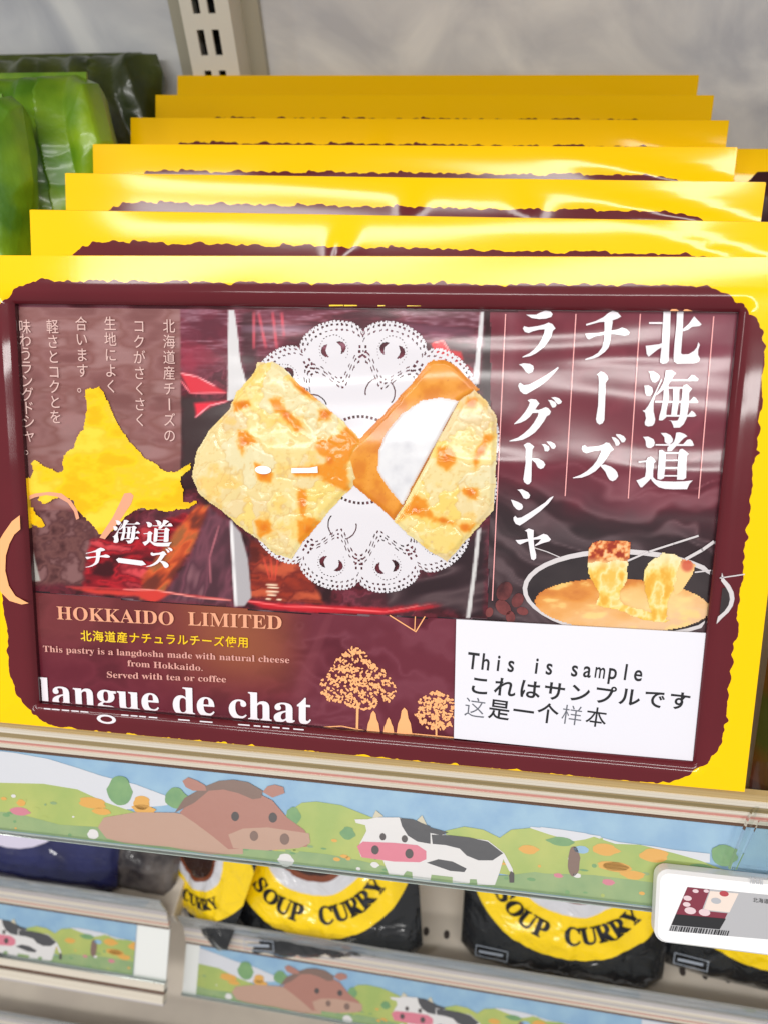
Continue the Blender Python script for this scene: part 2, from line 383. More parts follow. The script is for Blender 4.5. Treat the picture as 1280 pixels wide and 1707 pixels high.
# recess walls
rw = MB(); a = .0024
rw.add([(AX0, a, AZ0), (AX0, RD, AZ0), (AX0, RD, AZ1), (AX0, a, AZ1)], [(0, 1, 2, 3)])
rw.add([(AX1, a, AZ0), (AX1, RD, AZ0), (AX1, RD, AZ1), (AX1, a, AZ1)], [(0, 3, 2, 1)])
rw.add([(AX0, a, AZ0), (AX1, a, AZ0), (AX1, RD, AZ0), (AX0, RD, AZ0)], [(0, 1, 2, 3)])
rw.add([(AX0, a, AZ1), (AX1, a, AZ1), (AX1, RD, AZ1), (AX0, RD, AZ1)], [(0, 3, 2, 1)])
emit('recess_wall', rw, mat('dark_maroon_edge', (58, 14, 22), rough=.3, coat=.6), sb)
# yellow print carried over the left recess wall
zy0 = FR.p(45, 880, .003)[1]; zy1 = FR.p(38, 797, .003)[1]
emit('recess_print', MB().add([(AX0 + .0002, a, zy0), (AX0 + .0002, RD, zy0), (AX0 + .0002, RD, zy1), (AX0 + .0002, a, zy1)], [(0, 1, 2, 3)]), M_yell, sb)

# recessed panel with silk-like print
def silk(name, base, c2, c3, scale=9, rot=.35, dist=6, dsc=1.6):
    m = mat(name, base, None, coat=.6, spec=.1, crough=.12, rough=.5, filmb=.0014, fscale=22)
    nt = m.node_tree; b = nt.nodes['Principled BSDF']; L = nt.links
    tc = nt.nodes.new('ShaderNodeTexCoord'); mp = nt.nodes.new('ShaderNodeMapping'); mp.inputs['Rotation'].default_value = (0, rot, 0)
    wv = nt.nodes.new('ShaderNodeTexWave'); wv.bands_direction = 'Z'; wv.inputs['Scale'].default_value = scale; wv.inputs['Distortion'].default_value = dist
    wv.inputs['Detail'].default_value = 0; wv.inputs['Detail Scale'].default_value = dsc
    L.new(tc.outputs['Object'], mp.inputs[0]); L.new(mp.outputs[0], wv.inputs[0])
    r = nt.nodes.new('ShaderNodeValToRGB'); e = r.color_ramp.elements
    e[0].color = RGBA(s2l(base)); e[0].position = .25; e[1].color = RGBA(s2l(c3)); e[1].position = 1
    k = e.new(.65); k.color = RGBA(s2l(c2))
    L.new(wv.outputs['Fac'], r.inputs[0]); L.new(r.outputs[0], b.inputs['Base Color'])
    return m
M_silk = silk('silk_print', (76, 24, 36), (104, 44, 58), (140, 84, 92), 11, -.25, 7)
M_silkd = silk('dark_silk_print', (36, 22, 30), (58, 42, 48), (96, 84, 86), 12, .2, 8)
def ramp3(name, cols, scale, distort=1.0, stretch=(1, 1, 1), detail=3, **k):
    m = P(name, cols[0], cols[-1], scale=scale, distort=distort, stretch=stretch, detail=detail, **k)
    r = [n for n in m.node_tree.nodes if n.type == 'VALTORGB'][0].color_ramp
    r.elements[0].position = .3; r.elements[1].position = .7
    for i, c in enumerate(cols[1:-1]): e = r.elements.new(.3 + .4 * (i + 1) / (len(cols) - 1)); e.color = RGBA(s2l(c))
    return m
M_pack = ramp3('dark_foil_print', [(36, 18, 22), (84, 28, 38), (118, 40, 50), (92, 34, 44), (176, 96, 108)], 26, 1.4, (.7, 1, 1.2))
M_packd = ramp3('dull_foil_print', [(58, 34, 40), (100, 52, 62), (134, 78, 90), (70, 40, 46)], 30, 1.6, (1.4, 1, .6))
M_packr = ramp3('red_foil_print', [(66, 14, 22), (140, 22, 34), (92, 18, 28), (200, 60, 70)], 48, 1.6)
M_packo = ramp3('orange_foil_print', [(84, 26, 24), (160, 56, 30), (110, 34, 28), (214, 104, 52)], 40, 1.6)
M_lite = ramp3('veiled_print', [(104, 66, 70), (132, 90, 96), (116, 76, 78), (158, 122, 128)], 30, .6, (.6, 1, 1.3))
M_strip = ramp3('brown_strip_print', [(92, 36, 46), (112, 48, 56), (136, 74, 52), (150, 92, 62)], 11, .5)
M_bar = P('pale_tray_edge', (214, 210, 208), (186, 184, 186), scale=30)
M_brown = ramp3('brown_print', [(50, 22, 22), (92, 46, 42), (140, 96, 92)], 50, 1)

def panel_print(name='panel_print', low=((40, 28, 34), (56, 40, 48), (112, 90, 98)), ax=2, f0=.122, f1=.150):
    m = silk(name, (80, 24, 36), (98, 36, 48), (122, 68, 80), 9, -.3, 7, 2.2)
    nt = m.node_tree; L = nt.links; b = nt.nodes['Principled BSDF']
    src = b.inputs['Base Color'].links[0].from_socket
    wv = [n for n in nt.nodes if n.type == 'TEX_WAVE'][0]; wv.inputs['Scale'].default_value = 17
    r2 = nt.nodes.new('ShaderNodeValToRGB'); e = r2.color_ramp.elements
    e[0].position = .2; e[0].color = RGBA(s2l(low[0])); e[1].position = .95; e[1].color = RGBA(s2l(low[2]))
    k = e.new(.6); k.color = RGBA(s2l(low[1])); L.new(wv.outputs['Fac'], r2.inputs[0])
    tc = nt.nodes.new('ShaderNodeTexCoord'); sp = nt.nodes.new('ShaderNodeSeparateXYZ'); L.new(tc.outputs['Object'], sp.inputs[0])
    nz_ = nt.nodes.new('ShaderNodeTexNoise'); nz_.inputs['Scale'].default_value = 20; nz_.inputs['Detail'].default_value = 2; L.new(tc.outputs['Object'], nz_.inputs['Vector'])
    a1 = nt.nodes.new('ShaderNodeMath'); a1.operation = 'MULTIPLY_ADD'; L.new(nz_.outputs[0], a1.inputs[0]); a1.inputs[1].default_value = .07; L.new(sp.outputs[ax], a1.inputs[2])
    a2 = nt.nodes.new('ShaderNodeMapRange'); L.new(a1.outputs[0], a2.inputs[0]); a2.inputs[1].default_value = f0; a2.inputs[2].default_value = f1
    mx = nt.nodes.new('ShaderNodeMix'); mx.data_type = 'RGBA'; L.new(a2.outputs[0], mx.inputs[0]); L.new(r2.outputs[0], mx.inputs[6]); L.new(src, mx.inputs[7])
    L.new(mx.outputs[2], b.inputs['Base Color']); return m
M_panel = panel_print()
M_strip = panel_print('strip_print', ((112, 44, 46), (124, 56, 50), (142, 76, 56)), 0, -.015, .015)

# ---- printed pictures: fine meshes whose corner colours hold the ink of the print
import numpy as np
def ink_material(name, **k):
    m = P(name, (128, 128, 128), **k); nt = m.node_tree
    at = nt.nodes.new('ShaderNodeAttribute'); at.attribute_name = 'ink'
    nt.links.new(at.outputs['Color'], nt.nodes['Principled BSDF'].inputs['Base Color']); return m
_tab = {}
def vnoise(x, y, seed=0):
    if seed not in _tab: _tab[seed] = np.random.RandomState(seed + 11).rand(256, 256)
    t = _tab[seed]; xi = np.floor(x).astype(int); yi = np.floor(y).astype(int); fx = x - xi; fy = y - yi
    fx = fx * fx * (3 - 2 * fx); fy = fy * fy * (3 - 2 * fy); xi &= 255; yi &= 255; x1 = (xi + 1) & 255; y1 = (yi + 1) & 255
    return (t[yi, xi] * (1 - fx) + t[yi, x1] * fx) * (1 - fy) + (t[y1, xi] * (1 - fx) + t[y1, x1] * fx) * fy
def fbm(x, y, seed=0, o=4):
    a = 0; w_ = .5; tot = 0
    for k in range(o): a = a + w_ * vnoise(x * 2 ** k, y * 2 ** k, seed + k); tot += w_; w_ *= .5
    return a / tot
def sdist(X, Y, poly):
    """positive inside"""
    n = len(poly); dm = np.full(X.shape, 1e9); ins = np.zeros(X.shape, bool)
    for i in range(n):
        (ax, ay), (bx, by) = poly[i], poly[(i + 1) % n]
        dx_, dy_ = bx - ax, by - ay; t = np.clip(((X - ax) * dx_ + (Y - ay) * dy_) / (dx_ * dx_ + dy_ * dy_ + 1e-9), 0, 1)
        dm = np.minimum(dm, np.hypot(X - ax - t * dx_, Y - ay - t * dy_))
        if by != ay: ins ^= ((ay > Y) != (by > Y)) & (X < dx_ * (Y - ay) / (by - ay) + ax)
    return np.where(ins, dm, -dm)
def sstep(a, lo, hi):
    t = np.clip((a - lo) / (hi - lo), 0, 1); return t * t * (3 - 2 * t)
class Canvas:
    """colour layers over picture positions X, Y"""
    def __init__(s, X, Y, base): s.X = X; s.Y = Y; s.c = np.zeros(X.shape + (3,)) + np.array(base, float)
    def mix(s, col, m): s.c = s.c * (1 - m[..., None]) + (np.array(col, float) if not isinstance(col, np.ndarray) else col) * m[..., None]
    def poly(s, pts, col, soft=3, wob=2, seed=0, a=1.0):
        dd_ = sdist(s.X, s.Y, pts) + (fbm(s.X / 9, s.Y / 9, seed, 3) - .5) * 2 * wob; s.mix(col, a * sstep(dd_, -soft, soft))
    def line(s, pts, wd, col, a=1.0, soft=1.2):
        for (ax, ay), (bx, by) in zip(pts, pts[1:]):
            dx_, dy_ = bx - ax, by - ay; t = np.clip(((s.X - ax) * dx_ + (s.Y - ay) * dy_) / (dx_ * dx_ + dy_ * dy_), 0, 1)
            q = np.hypot(s.X - ax - t * dx_, s.Y - ay - t * dy_); s.mix(col, a * (1 - sstep(q, wd / 2 * .4, wd / 2 + soft)) * (np.sin(t * np.pi) ** .3 * .8 + .2))
    def ramp(s, v, cols):
        """a field 0..1 through a list of colours"""
        v = np.clip(v, 0, .9999) * (len(cols) - 1); i = v.astype(int); f_ = (v - i)[..., None]; cc = np.array(cols, float)
        return cc[i] * (1 - f_) + cc[np.minimum(i + 1, len(cols) - 1)] * f_
def painted(name, fr, outline, y, fn, parent, m, step=.0005, dd=None, height=None, clipx=None):
    dd = RD if dd is None else dd
    lp = fr.ps(outline, dd); xs = [p[0] for p in lp]; zs = [p[1] for p in lp]
    nx = int((max(xs) - min(xs)) / step) + 2; nz = int((max(zs) - min(zs)) / step) + 2
    gx = np.linspace(min(xs), max(xs), nx); gz = np.linspace(min(zs), max(zs), nz); U, V = np.meshgrid(gx, gz)
    cm = np.array((CR.to_4x4().inverted() @ Matrix.Translation(-CAM) @ fr.m).to_3x4() if hasattr(Matrix, 'to_3x4') else [r[:] for r in (CR.to_4x4().inverted() @ Matrix.Translation(-CAM) @ fr.m)][:3])
    p = np.stack([U, np.full(U.shape, dd), V, np.ones(U.shape)], -1) @ cm.T
    X = 640 + FPX * p[..., 0] / -p[..., 2]; Y = 853.5 - FPX * p[..., 1] / -p[..., 2]
    ins = sdist(U, V, lp) ; col = np.clip(fn(X, Y), 0, 255) / 255
    lin = np.where(col <= .04045, col / 12.92, ((col + .055) / 1.055) ** 2.4)
    # pull the border ring of vertices onto the outline's inside
    hh = height(X, Y, ins) if height else np.zeros(U.shape)
    q = (ins[:-1, :-1] > -step * .5) & (ins[1:, :-1] > -step * .5) & (ins[:-1, 1:] > -step * .5) & (ins[1:, 1:] > -step * .5)
    I = np.arange(nx * nz).reshape(nz, nx); jj, ii = np.nonzero(q)
    f_ = np.stack([I[jj, ii], I[jj, ii + 1], I[jj + 1, ii + 1], I[jj + 1, ii]], -1)
    used = np.unique(f_); mp = np.full(nx * nz, -1); mp[used] = np.arange(len(used)); f_ = mp[f_]
    v_ = np.stack([U.ravel()[used], (y - hh).ravel()[used], V.ravel()[used]], -1)
    me = bpy.data.meshes.new(name); me.vertices.add(len(v_)); me.vertices.foreach_set('co', v_.astype(np.float32).ravel())
    me.loops.add(len(f_) * 4); me.loops.foreach_set('vertex_index', f_.astype(np.int32).ravel())
    me.polygons.add(len(f_)); me.polygons.foreach_set('loop_start', np.arange(0, len(f_) * 4, 4, dtype=np.int32)); me.update(calc_edges=True); me.validate()
    at = me.color_attributes.new('ink', 'FLOAT_COLOR', 'POINT'); rgba = np.ones((len(used), 4), np.float32); rgba[:, :3] = lin.reshape(-1, 3)[used]
    at.data.foreach_set('color', rgba.ravel())
    me.materials.append(m); me.polygons.foreach_set('use_smooth', [True] * len(me.polygons))
    o = bpy.data.objects.new(name, me); C.objects.link(o); o.parent = parent; return o
M_ink = ink_material('printed_photo')
M_inkr = ink_material('printed_food_photo', bump=.00012, bscale=400, coat=.4)

panel = MB()
PX0, PX1, PZ0, PZ1 = AX0, AX1, AZ0, AZ1
vs = []; nx, nz = 90, 56
for j in range(nz + 1):
    for i in range(nx + 1):
        vs.append((PX0 + (PX1 - PX0) * i / nx, RD, PZ0 + (PZ1 - PZ0) * j / nz))
panel.add(vs, [(j * (nx + 1) + i, j * (nx + 1) + i + 1, (j + 1) * (nx + 1) + i + 1, (j + 1) * (nx + 1) + i) for j in range(nz) for i in range(nx)])
pn = emit('recessed_panel', panel, M_panel, sb)
d = RD
ly = [RD - .00012 * k for k in range(20)]
def part(name, mats, *polys, lay=1, parent=None):
    mb = MB()
    for k, (pts, mi) in enumerate(polys): mb.poly(FR.ps(pts, d), ly[lay] - k * 8e-6, mi)
    return emit(name, mb, mats, parent or pn)
# left / middle: photograph of foil-wrapped packs
def pack_photo(X, Y):
    cv = Canvas(X, Y, (80, 26, 36))
    n = fbm(X / 60 + fbm(X / 40, Y / 40, 3) * 2, Y / 45 + fbm(X / 50, Y / 30, 9) * 2, 1, 5)
    cv.c = cv.ramp(sstep(n, .25, .75), [(44, 18, 24), (70, 24, 32), (98, 32, 44), (80, 28, 40), (118, 50, 64), (70, 32, 40)])
    up = 1 - sstep(Y, 560, 660)
    n2 = fbm(X / 70, Y / 12, 5, 4); cv.mix(cv.ramp(sstep(n2, .3, .7), [(70, 26, 38), (118, 54, 68), (160, 112, 128), (104, 44, 60)]), up * .8)
    n3 = fbm(X / 14 + Y / 50, Y / 60, 15, 3)                       # upright folds either side of the tray edges
    cv.mix((148, 84, 98), .35 * sstep(n3, .55, .8) * sstep(Y, 820, 900) * (1 - sstep(Y, 960, 1000)))
    cv.poly([(301,660),(384,668),(384,720),(345,762),(301,800)], (58, 42, 44), 10, 6, 2)
    cv.poly([(402,520),(425,520),(430,640),(408,640)], (60, 34, 40), 6, 3, 3, .7)
    cv.poly([(806,519),(818,519),(822,740),(800,740)], (44, 14, 20), 5, 2, 4)
    for q in ([(300,565),(340,575),(370,600),(330,615),(300,610)], [(302,590),(322,585),(330,620),(306,620)]): cv.poly(q, (150, 50, 70), 8, 5, 6, .6)
    cv.poly([(300,620),(325,626),(350,638),(379,655),(318,655)], (206, 52, 66), 3, 1, 7); cv.poly([(325,672),(380,668),(352,678),(328,694)], (226, 40, 62), 4, 1, 8)
    cv.line([(300,622),(330,628),(360,644)], 2, (246, 160, 168)); cv.line([(302,634),(318,655),(378,655)], 2, (240, 120, 130)); cv.line([(380,669),(350,676),(326,696)], 2, (244, 150, 160))
    for a_, b_, c_, d_ in ((424,520,424,582), (432,522,444,580), (455,520,462,580), (470,520,474,560)): cv.line([(a_, b_), (c_, d_)], 4, (222, 84, 100), .8, 2)
    cv.line([(402,548),(520,548)], 8, (150, 128, 150), .5, 6); cv.line([(640,545),(790,556)], 12, (150, 104, 126), .5, 10)
    # seal behind the doily, right
    cv.poly([(718,572),(738,567),(752,588),(740,603),(726,592)], (224, 30, 40), 1.5, .5, 9); cv.poly([(752,584),(768,586),(772,600),(760,608),(750,598)], (190, 24, 36), 2, 1, 9)
    cv.line([(722,572),(738,568),(750,588),(738,602)], 1.5, (250, 150, 150)); cv.line([(764,604),(786,616),(784,634)], 5, (168, 30, 46)); cv.line([(800,560),(798,640)], 3, (120, 26, 38), .7)
    # lower left pack: dark sweets, red foil, orange fold
    nb_ = fbm(X / 30, Y / 26, 21, 4)
    cv.poly([(40,850),(110,846),(150,866),(178,900),(168,972),(50,976)], cv.ramp(sstep(nb_, .3, .72), [(66, 34, 36), (92, 54, 54), (108, 68, 66), (84, 48, 50), (126, 88, 88)]), 6, 4, 11)
    nr = fbm(X / 50 + nb_, Y / 20 + nb_, 25, 3)
    cv.poly([(150,900),(250,876),(330,850),(316,906),(250,985),(140,984)], cv.ramp(sstep(nr, .28, .75), [(60, 12, 20), (124, 18, 30), (176, 28, 40), (110, 18, 30), (206, 70, 76)]), 5, 4, 12)
    no = fbm((X + Y) / 22, (X - Y) / 60, 29, 3)
    cv.poly([(330,842),(350,842),(326,905),(275,988),(234,1000),(238,962),(292,886)], cv.ramp(sstep(no, .25, .75), [(104, 44, 34), (170, 66, 36), (206, 92, 46), (150, 88, 50)]), 5, 3, 13)
    nm = fbm((X * .4 + Y * .1) / 12, Y / 60, 33, 3)
    cv.poly([(350,846),(384,868),(390,1008),(270,1000),(320,925)], cv.ramp(sstep(nm, .25, .8), [(72, 42, 52), (110, 62, 76), (84, 48, 60), (140, 96, 104)]), 5, 3, 14)
    cv.line([(366,876),(350,930),(352,972)], 3, (190, 110, 120), .7); cv.line([(110,978),(210,982),(300,990),(386,1001)], 3, (190, 60, 60), .8); cv.poly([(120,980),(215,985),(262,984),(284,990),(256,1006),(230,994),(160,990)], (200, 58, 50), 3, 1, 15)
    cv.line([(206,982),(262,984),(330,996),(386,1000)], 1.5, (246, 150, 140))
    # middle pack foot: orange-brown foil and red seam
    cv.poly([(418,900),(470,915),(520,960),(540,1006),(470,1004),(416,996)], cv.ramp(sstep(nr, .25, .75), [(84, 26, 22), (150, 50, 32), (110, 34, 28), (186, 82, 52)]), 5, 3, 16)
    for x_ in (440, 452, 464): cv.line([(x_, 930), (455 + (x_ - 452) * .3, 968)], 3, (214, 74, 54), .8)
    cv.poly([(401,998),(470,1006),(560,1010),(640,1013),(720,1002),(792,982),(794,990),(720,1014),(640,1024),(520,1021),(440,1014)], (186, 28, 40), 3, 1, 17)
    cv.line([(404,1000),(470,1010),(560,1014),(640,1020),(720,1006),(792,985)], 1.6, (248, 110, 110))
    for y_, x0_, x1_ in ((974,444,464), (979,446,466), (986,444,466), (991,446,462), (998,443,452), (999,462,470)): cv.line([(x0_, y_), (x1_, y_ + 1)], 2.2, (246, 220, 190))
    ns = fbm(X / 90, (Y + X * .2) / 22, 37, 2)
    cv.poly([(640,975),(720,960),(800,880),(812,880),(806,1028),(784,1030),(720,1008),(650,1012)], cv.ramp(sstep(ns, .3, .75), [(44, 28, 34), (60, 42, 48), (84, 66, 70), (50, 34, 40)]), 8, 4, 18)
    # pale tray edges
    for pl in ([(381,516),(391,516),(396,545),(401,600),(412,640),(398,664),(380,668)], [(800,519),(806,519),(803,560),(797,640),(786,640),(794,580)]): cv.poly(pl, (206, 204, 206), 1.2, .8, 19); 
    cv.poly([(385,868),(402,888),(414,930),(420,996),(408,1010),(392,1011),(388,940)], (168, 164, 168), 2, .6, 20); cv.line([(386,868),(390,940),(394,1010)], 6, (226, 224, 226)); 
    cv.poly([(794,884),(801,880),(795,940),(783,1030),(776,1030),(787,950)], (200, 198, 198), 1.2, .6, 20); cv.poly([(44,885),(50,893),(60,935),(68,968),(50,971)], (176, 172, 166), 1.5, .6, 20)
    # veiled block behind the small text
    nv = fbm(X / 60, Y / 26, 41, 3)
    cv.poly([(30,500),(301,500),(303,740),(301,812),(240,850),(30,850)], cv.ramp(sstep(nv, .25, .75), [(122, 78, 76), (142, 100, 98), (130, 86, 82), (154, 116, 114)]), 2, .5, 22, .92)
    return cv.c
painted('pack_photo', FR, [(33,513),(817,519),(818,760),(812,1031),(760,1030),(500,1021),(380,1012),(53,985),(42,800)], ly[1], pack_photo, pn, M_ink, .0006)
# lower strip
def strip_photo(X, Y):
    cv = Canvas(X, Y, (96, 32, 46)); n = fbm(X / 60, Y / 40, 51, 4)
    cv.c = cv.ramp(sstep(n, .25, .75), [(84, 26, 38), (104, 36, 50), (96, 30, 44)])
    g = np.exp(-((X - 395 - (Y - 1050) * .2) / 120) ** 2) * (1 - sstep(Y, 1080, 1190)); cv.mix((146, 84, 54), .85 * g); cv.mix((120, 62, 56), .5 * (1 - sstep(X, 120, 330)) * (1 - sstep(Y, 1040, 1120)))
    r = np.hypot((X - 420) * .55, Y - 1330) / 24 + (fbm(X / 50, Y / 40, 53, 3) - .5) * 4; v = vnoise(r, X / 260 + 3, 55)
    wgt = sstep(X, 460, 540); cv.mix(cv.ramp(sstep(v, .2, .85), [(84, 26, 40), (98, 36, 50), (116, 56, 70), (102, 40, 54)]), wgt * .9)
    v2 = vnoise((X + Y * .45) / 13, (Y - X * .3) / 160, 57); cv.mix((124, 60, 70), .55 * sstep(v2, .55, .85) * np.exp(-((X - 520) / 38) ** 2)); return cv.c
painted('strip_photo', FR, [(52,986),(380,1013),(500,1022),(762,1032),(762,1240),(66,1178)], ly[4], strip_photo, pn, M_ink, .0008)
def right_photo(X, Y):
    cv = Canvas(X, Y, (104, 36, 50)); n = fbm(X / 70, Y / 70, 61, 4)
    cv.c = cv.ramp(sstep(n, .25, .75), [(98, 30, 44), (116, 44, 58), (104, 36, 50)])
    cv.mix((128, 66, 82), .6 * sstep(X, 1010, 1120) * (1 - sstep(Y, 640, 760))); cv.mix((132, 78, 88), .5 * np.exp(-((X - 850) / 12) ** 2) * (1 - sstep(Y, 560, 760)))  # first mix paints a greyish-pink reflection into the top right
    q = Y - .28 * (X - 840) + 26 * np.sin(X / 90) + (fbm(X / 80, Y / 60, 63, 3) - .5) * 70
    v = vnoise(q / 17, X / 240, 65) * .85 + vnoise(q / 8, X / 160, 66) * .15
    dk = sstep(Y - .15 * (X - 1000) + (fbm(X / 60, Y / 60, 67, 3) - .5) * 60, 790, 900)
    w_ = sstep(Y + (fbm(X / 50, Y / 50, 68, 3) - .5) * 80 + .1 * (X - 900), 740, 850)
    cv.mix(cv.ramp(sstep(v, .2, .8), [(82, 30, 42), (102, 42, 54), (130, 76, 86), (98, 42, 54)]), w_)
    cv.mix(cv.ramp(sstep(v, .25, .85), [(44, 34, 38), (58, 46, 50), (88, 74, 78), (60, 50, 54)]), dk * .92); return cv.c
painted('right_photo', FR, [(817,519),(1236,522),(1222,640),(1153,1272),(756,1232),(762,1032),(812,1031),(818,760)], ly[2], right_photo, pn, M_ink, .0008)
# dark beans on cloth
beans = MB()
for x, y, r1 in [(840,985,16),(862,1000,12),(838,1012,14),(870,1018,9),(850,1028,10),(815,1020,8)]:
    beans.disc(FR.p(x, y, d), r1 * .00028, r1 * .0002, ly[5], n=14, rot=x)
emit('bean_print', beans, P('bean_brown', (120, 62, 62), (60, 30, 34), scale=120), pn)

# doily: pierced paper lace, real holes
dc = FR.p(602, 767, d); DR = (FR.p(602, 537, d)[1] - FR.p(602, 997, d)[1]) / 2
db = MB(); NR, NT = 130, 1080
def lace(r, t):
    """True where there is paper"""
    L = 12; ph = (t * L / (2 * math.pi)) % 1.0; c = abs(ph - .5) * 2      # 0 at lobe centre
    edge = .885 + .115 * math.sqrt(max(0, 1 - c ** 2))
    if r > edge: return False
    k = t * 180 / math.pi
    e = edge - r
    if .020 < e < .036 and (k % 2.1) < .9: return False
    if e < .010 and (k % 1.6) < .55: return False
    if .058 < e < .070 and (k % 2.4) < 1.0: return False
    # openings either side of a disc inside each lobe
    ang = (ph - .5) * 2 * math.pi / L; x = r * math.sin(ang); y = r * math.cos(ang) - .80
    dd = math.hypot(x, y)
    aa = abs(math.atan2(x, y))
    if .056 < dd < .056 + .036 * math.sin(max(0, min(math.pi, (aa - .6) / 1.7 * math.pi))) : return False
    if .100 < dd < .106 and (aa * 57.3 % 12) < 4 and aa < 2.4: return False
    vx = r * math.sin((((t * L / (2 * math.pi)) + .5) % 1.0 - .5) * 2 * math.pi / L); vy = r * math.cos((((t * L / (2 * math.pi)) + .5) % 1.0 - .5) * 2 * math.pi / L)
    for q in (.80, .765, .73):
        if abs(abs(vx) - .022) < .008 and abs(vy - q) < .008: return False
    # two rows of stitches following a zigzag below the lobes
    zz = .655 + .085 * math.cos(2 * math.pi * ph)
    if abs(r - zz) < .007 and (k % 3.2) < 1.6: return False
    if abs(r - zz + .035) < .007 and ((k + 1.5) % 3.2) < 1.6: return False
    # crescents
    ph2 = ((t * 6 / (2 * math.pi)) + .25) % 1; a2 = (ph2 - .5) * 2 * math.pi / 6
    x = r * math.sin(a2); y = r * math.cos(a2) - .50; dd = math.hypot(x, y)
    if abs(dd - .105) < .0045 and .5 < abs(math.atan2(x, y)) < 2.0: return False
    if abs(r - zz - .030) < .006 and ((k + .7) % 3.2) < 1.4: return False
    if abs(r - .31) < .010 and (k % 6) < 3.2: return False
    return True
idx = {}
def dv(i, j):
    key = (i, j % NT)
    if key not in idx:
        r = .12 + .88 * i / NR; t = 2 * math.pi * (j % NT) / NT
        idx[key] = len(db.v); db.v.append((dc[0] + DR * r * math.sin(t), ly[6], dc[1] + DR * r * math.cos(t)))
    return idx[key]
for i in range(NR):
    for j in range(NT):
        r = .12 + .88 * (i + .5) / NR; t = 2 * math.pi * (j + .5) / NT
        if lace(r, t): db.f.append((dv(i, j), dv(i + 1, j), dv(i + 1, j + 1), dv(i, j + 1))); db.m.append(0)
for fi, q in enumerate(db.f): db.f[fi] = q[::-1]
emit('lace_doily', db, P('white_paper', (214, 211, 217)), pn)

# cookies
M_cheese = P('toasted_cheese', (216, 192, 112), (220, 172, 84), scale=60, detail=3, lo=.4, hi=.62, bump=.0008, bscale=240, coat=.35)
M_flake = P('pale_cheese_flake', (212, 198, 146), (218, 186, 100), scale=55, detail=3, lo=.42, hi=.62, bump=.0006, bscale=260, coat=.35)
M_bak = P('baked_spot', (206, 116, 26), (216, 146, 54), scale=120, coat=.35, bump=.0005, bscale=300)
M_bak2 = P('baked_halo', (218, 164, 74), (214, 178, 96), scale=120, coat=.35)
M_fl2 = P('buff_flake', (206, 184, 140), (216, 200, 152), scale=70, detail=3, bump=.0006, bscale=260, coat=.35)
M_fl3 = P('lemon_flake', (218, 196, 96), (216, 202, 130), scale=70, detail=3, bump=.0006, bscale=260, coat=.35)
M_bisc = P('orange_biscuit', (212, 132, 44), (204, 122, 38), scale=60, coat=.35)
M_cream = P('white_cream', (208, 208, 214), (200, 200, 206), scale=60, coat=.35)
def inside(p, poly):
    c = False; n = len(poly)
    for i in range(n):
        a, b = poly[i], poly[(i + 1) % n]
        if (a[1] > p[1]) != (b[1] > p[1]) and p[0] < (b[0] - a[0]) * (p[1] - a[1]) / (b[1] - a[1]) + a[0]: c = not c
    return c
def refine(pts, n=6):
    out = []
    for a, b in zip(pts, pts[1:] + pts[:1]):
        for k in range(n): out.append((a[0] + (b[0] - a[0]) * k / n, a[1] + (b[1] - a[1]) * k / n))
    return out
def mound(mb, pts, y, h, seed=0, K=14, rough=0, mi=0, pw=.5, jit=0.0):
    """low domed body over an outline in the panel plane"""
    pts = refine(pts, 5); n = len(pts); cx = sum(p[0] for p in pts) / n; cz = sum(p[1] for p in pts) / n
    ar = sum(pts[i][0] * pts[(i + 1) % n][1] - pts[(i + 1) % n][0] * pts[i][1] for i in range(n))
    if ar < 0: pts = pts[::-1]
    vs = []
    for k in range(K):
        s = 1 - k / K
        for p in pts:
            x = cx + (p[0] - cx) * s; z = cz + (p[1] - cz) * s
            if jit and k == 0:
                q = noise.noise(Vector((x * 300, z * 300, seed))) * jit; x += q; z += q
            hh = h * max(0, 1 - s ** 3) ** pw + (rough * noise.noise(Vector((x * 130, z * 130, seed))) * min(1, k / 2) if rough else 0)
            vs.append((x, y - hh, z))
    vs.append((cx, y - h, cz)); fs = []
    for k in range(K - 1):
        for i in range(n): j = (i + 1) % n; fs.append((k * n + i, k * n + j, (k + 1) * n + j, (k + 1) * n + i))
    for i in range(n): fs.append(((K - 1) * n + i, (K - 1) * n + (i + 1) % n, K * n))
    mb.add(vs, fs, mi)
LC = [(330,752),(345,725),(385,680),(395,655),(420,628),(432,605),(455,603),(474,612),(500,640),(560,690),(592,722),(608,738),(590,762),(600,800),(565,835),(530,875),(505,905),(488,932),(462,925),(440,905),(405,880),(370,850),(335,825),(322,795)]
RF = [(765,668),(790,650),(812,668),(826,692),(828,730),(826,800),(822,850),(790,885),(745,935),(715,917),(680,890),(657,868),(680,830)]
RB = [(712,606),(722,600),(740,600),(755,606),(800,650),(766,668),(681,830),(657,868),(640,850),(600,818),(575,797),(564,775),(575,755),(640,690),(690,635)]
RC = [(765,668),(735,662),(700,668),(670,690),(645,720),(632,750),(630,785),(650,815),(672,842),(690,805)]
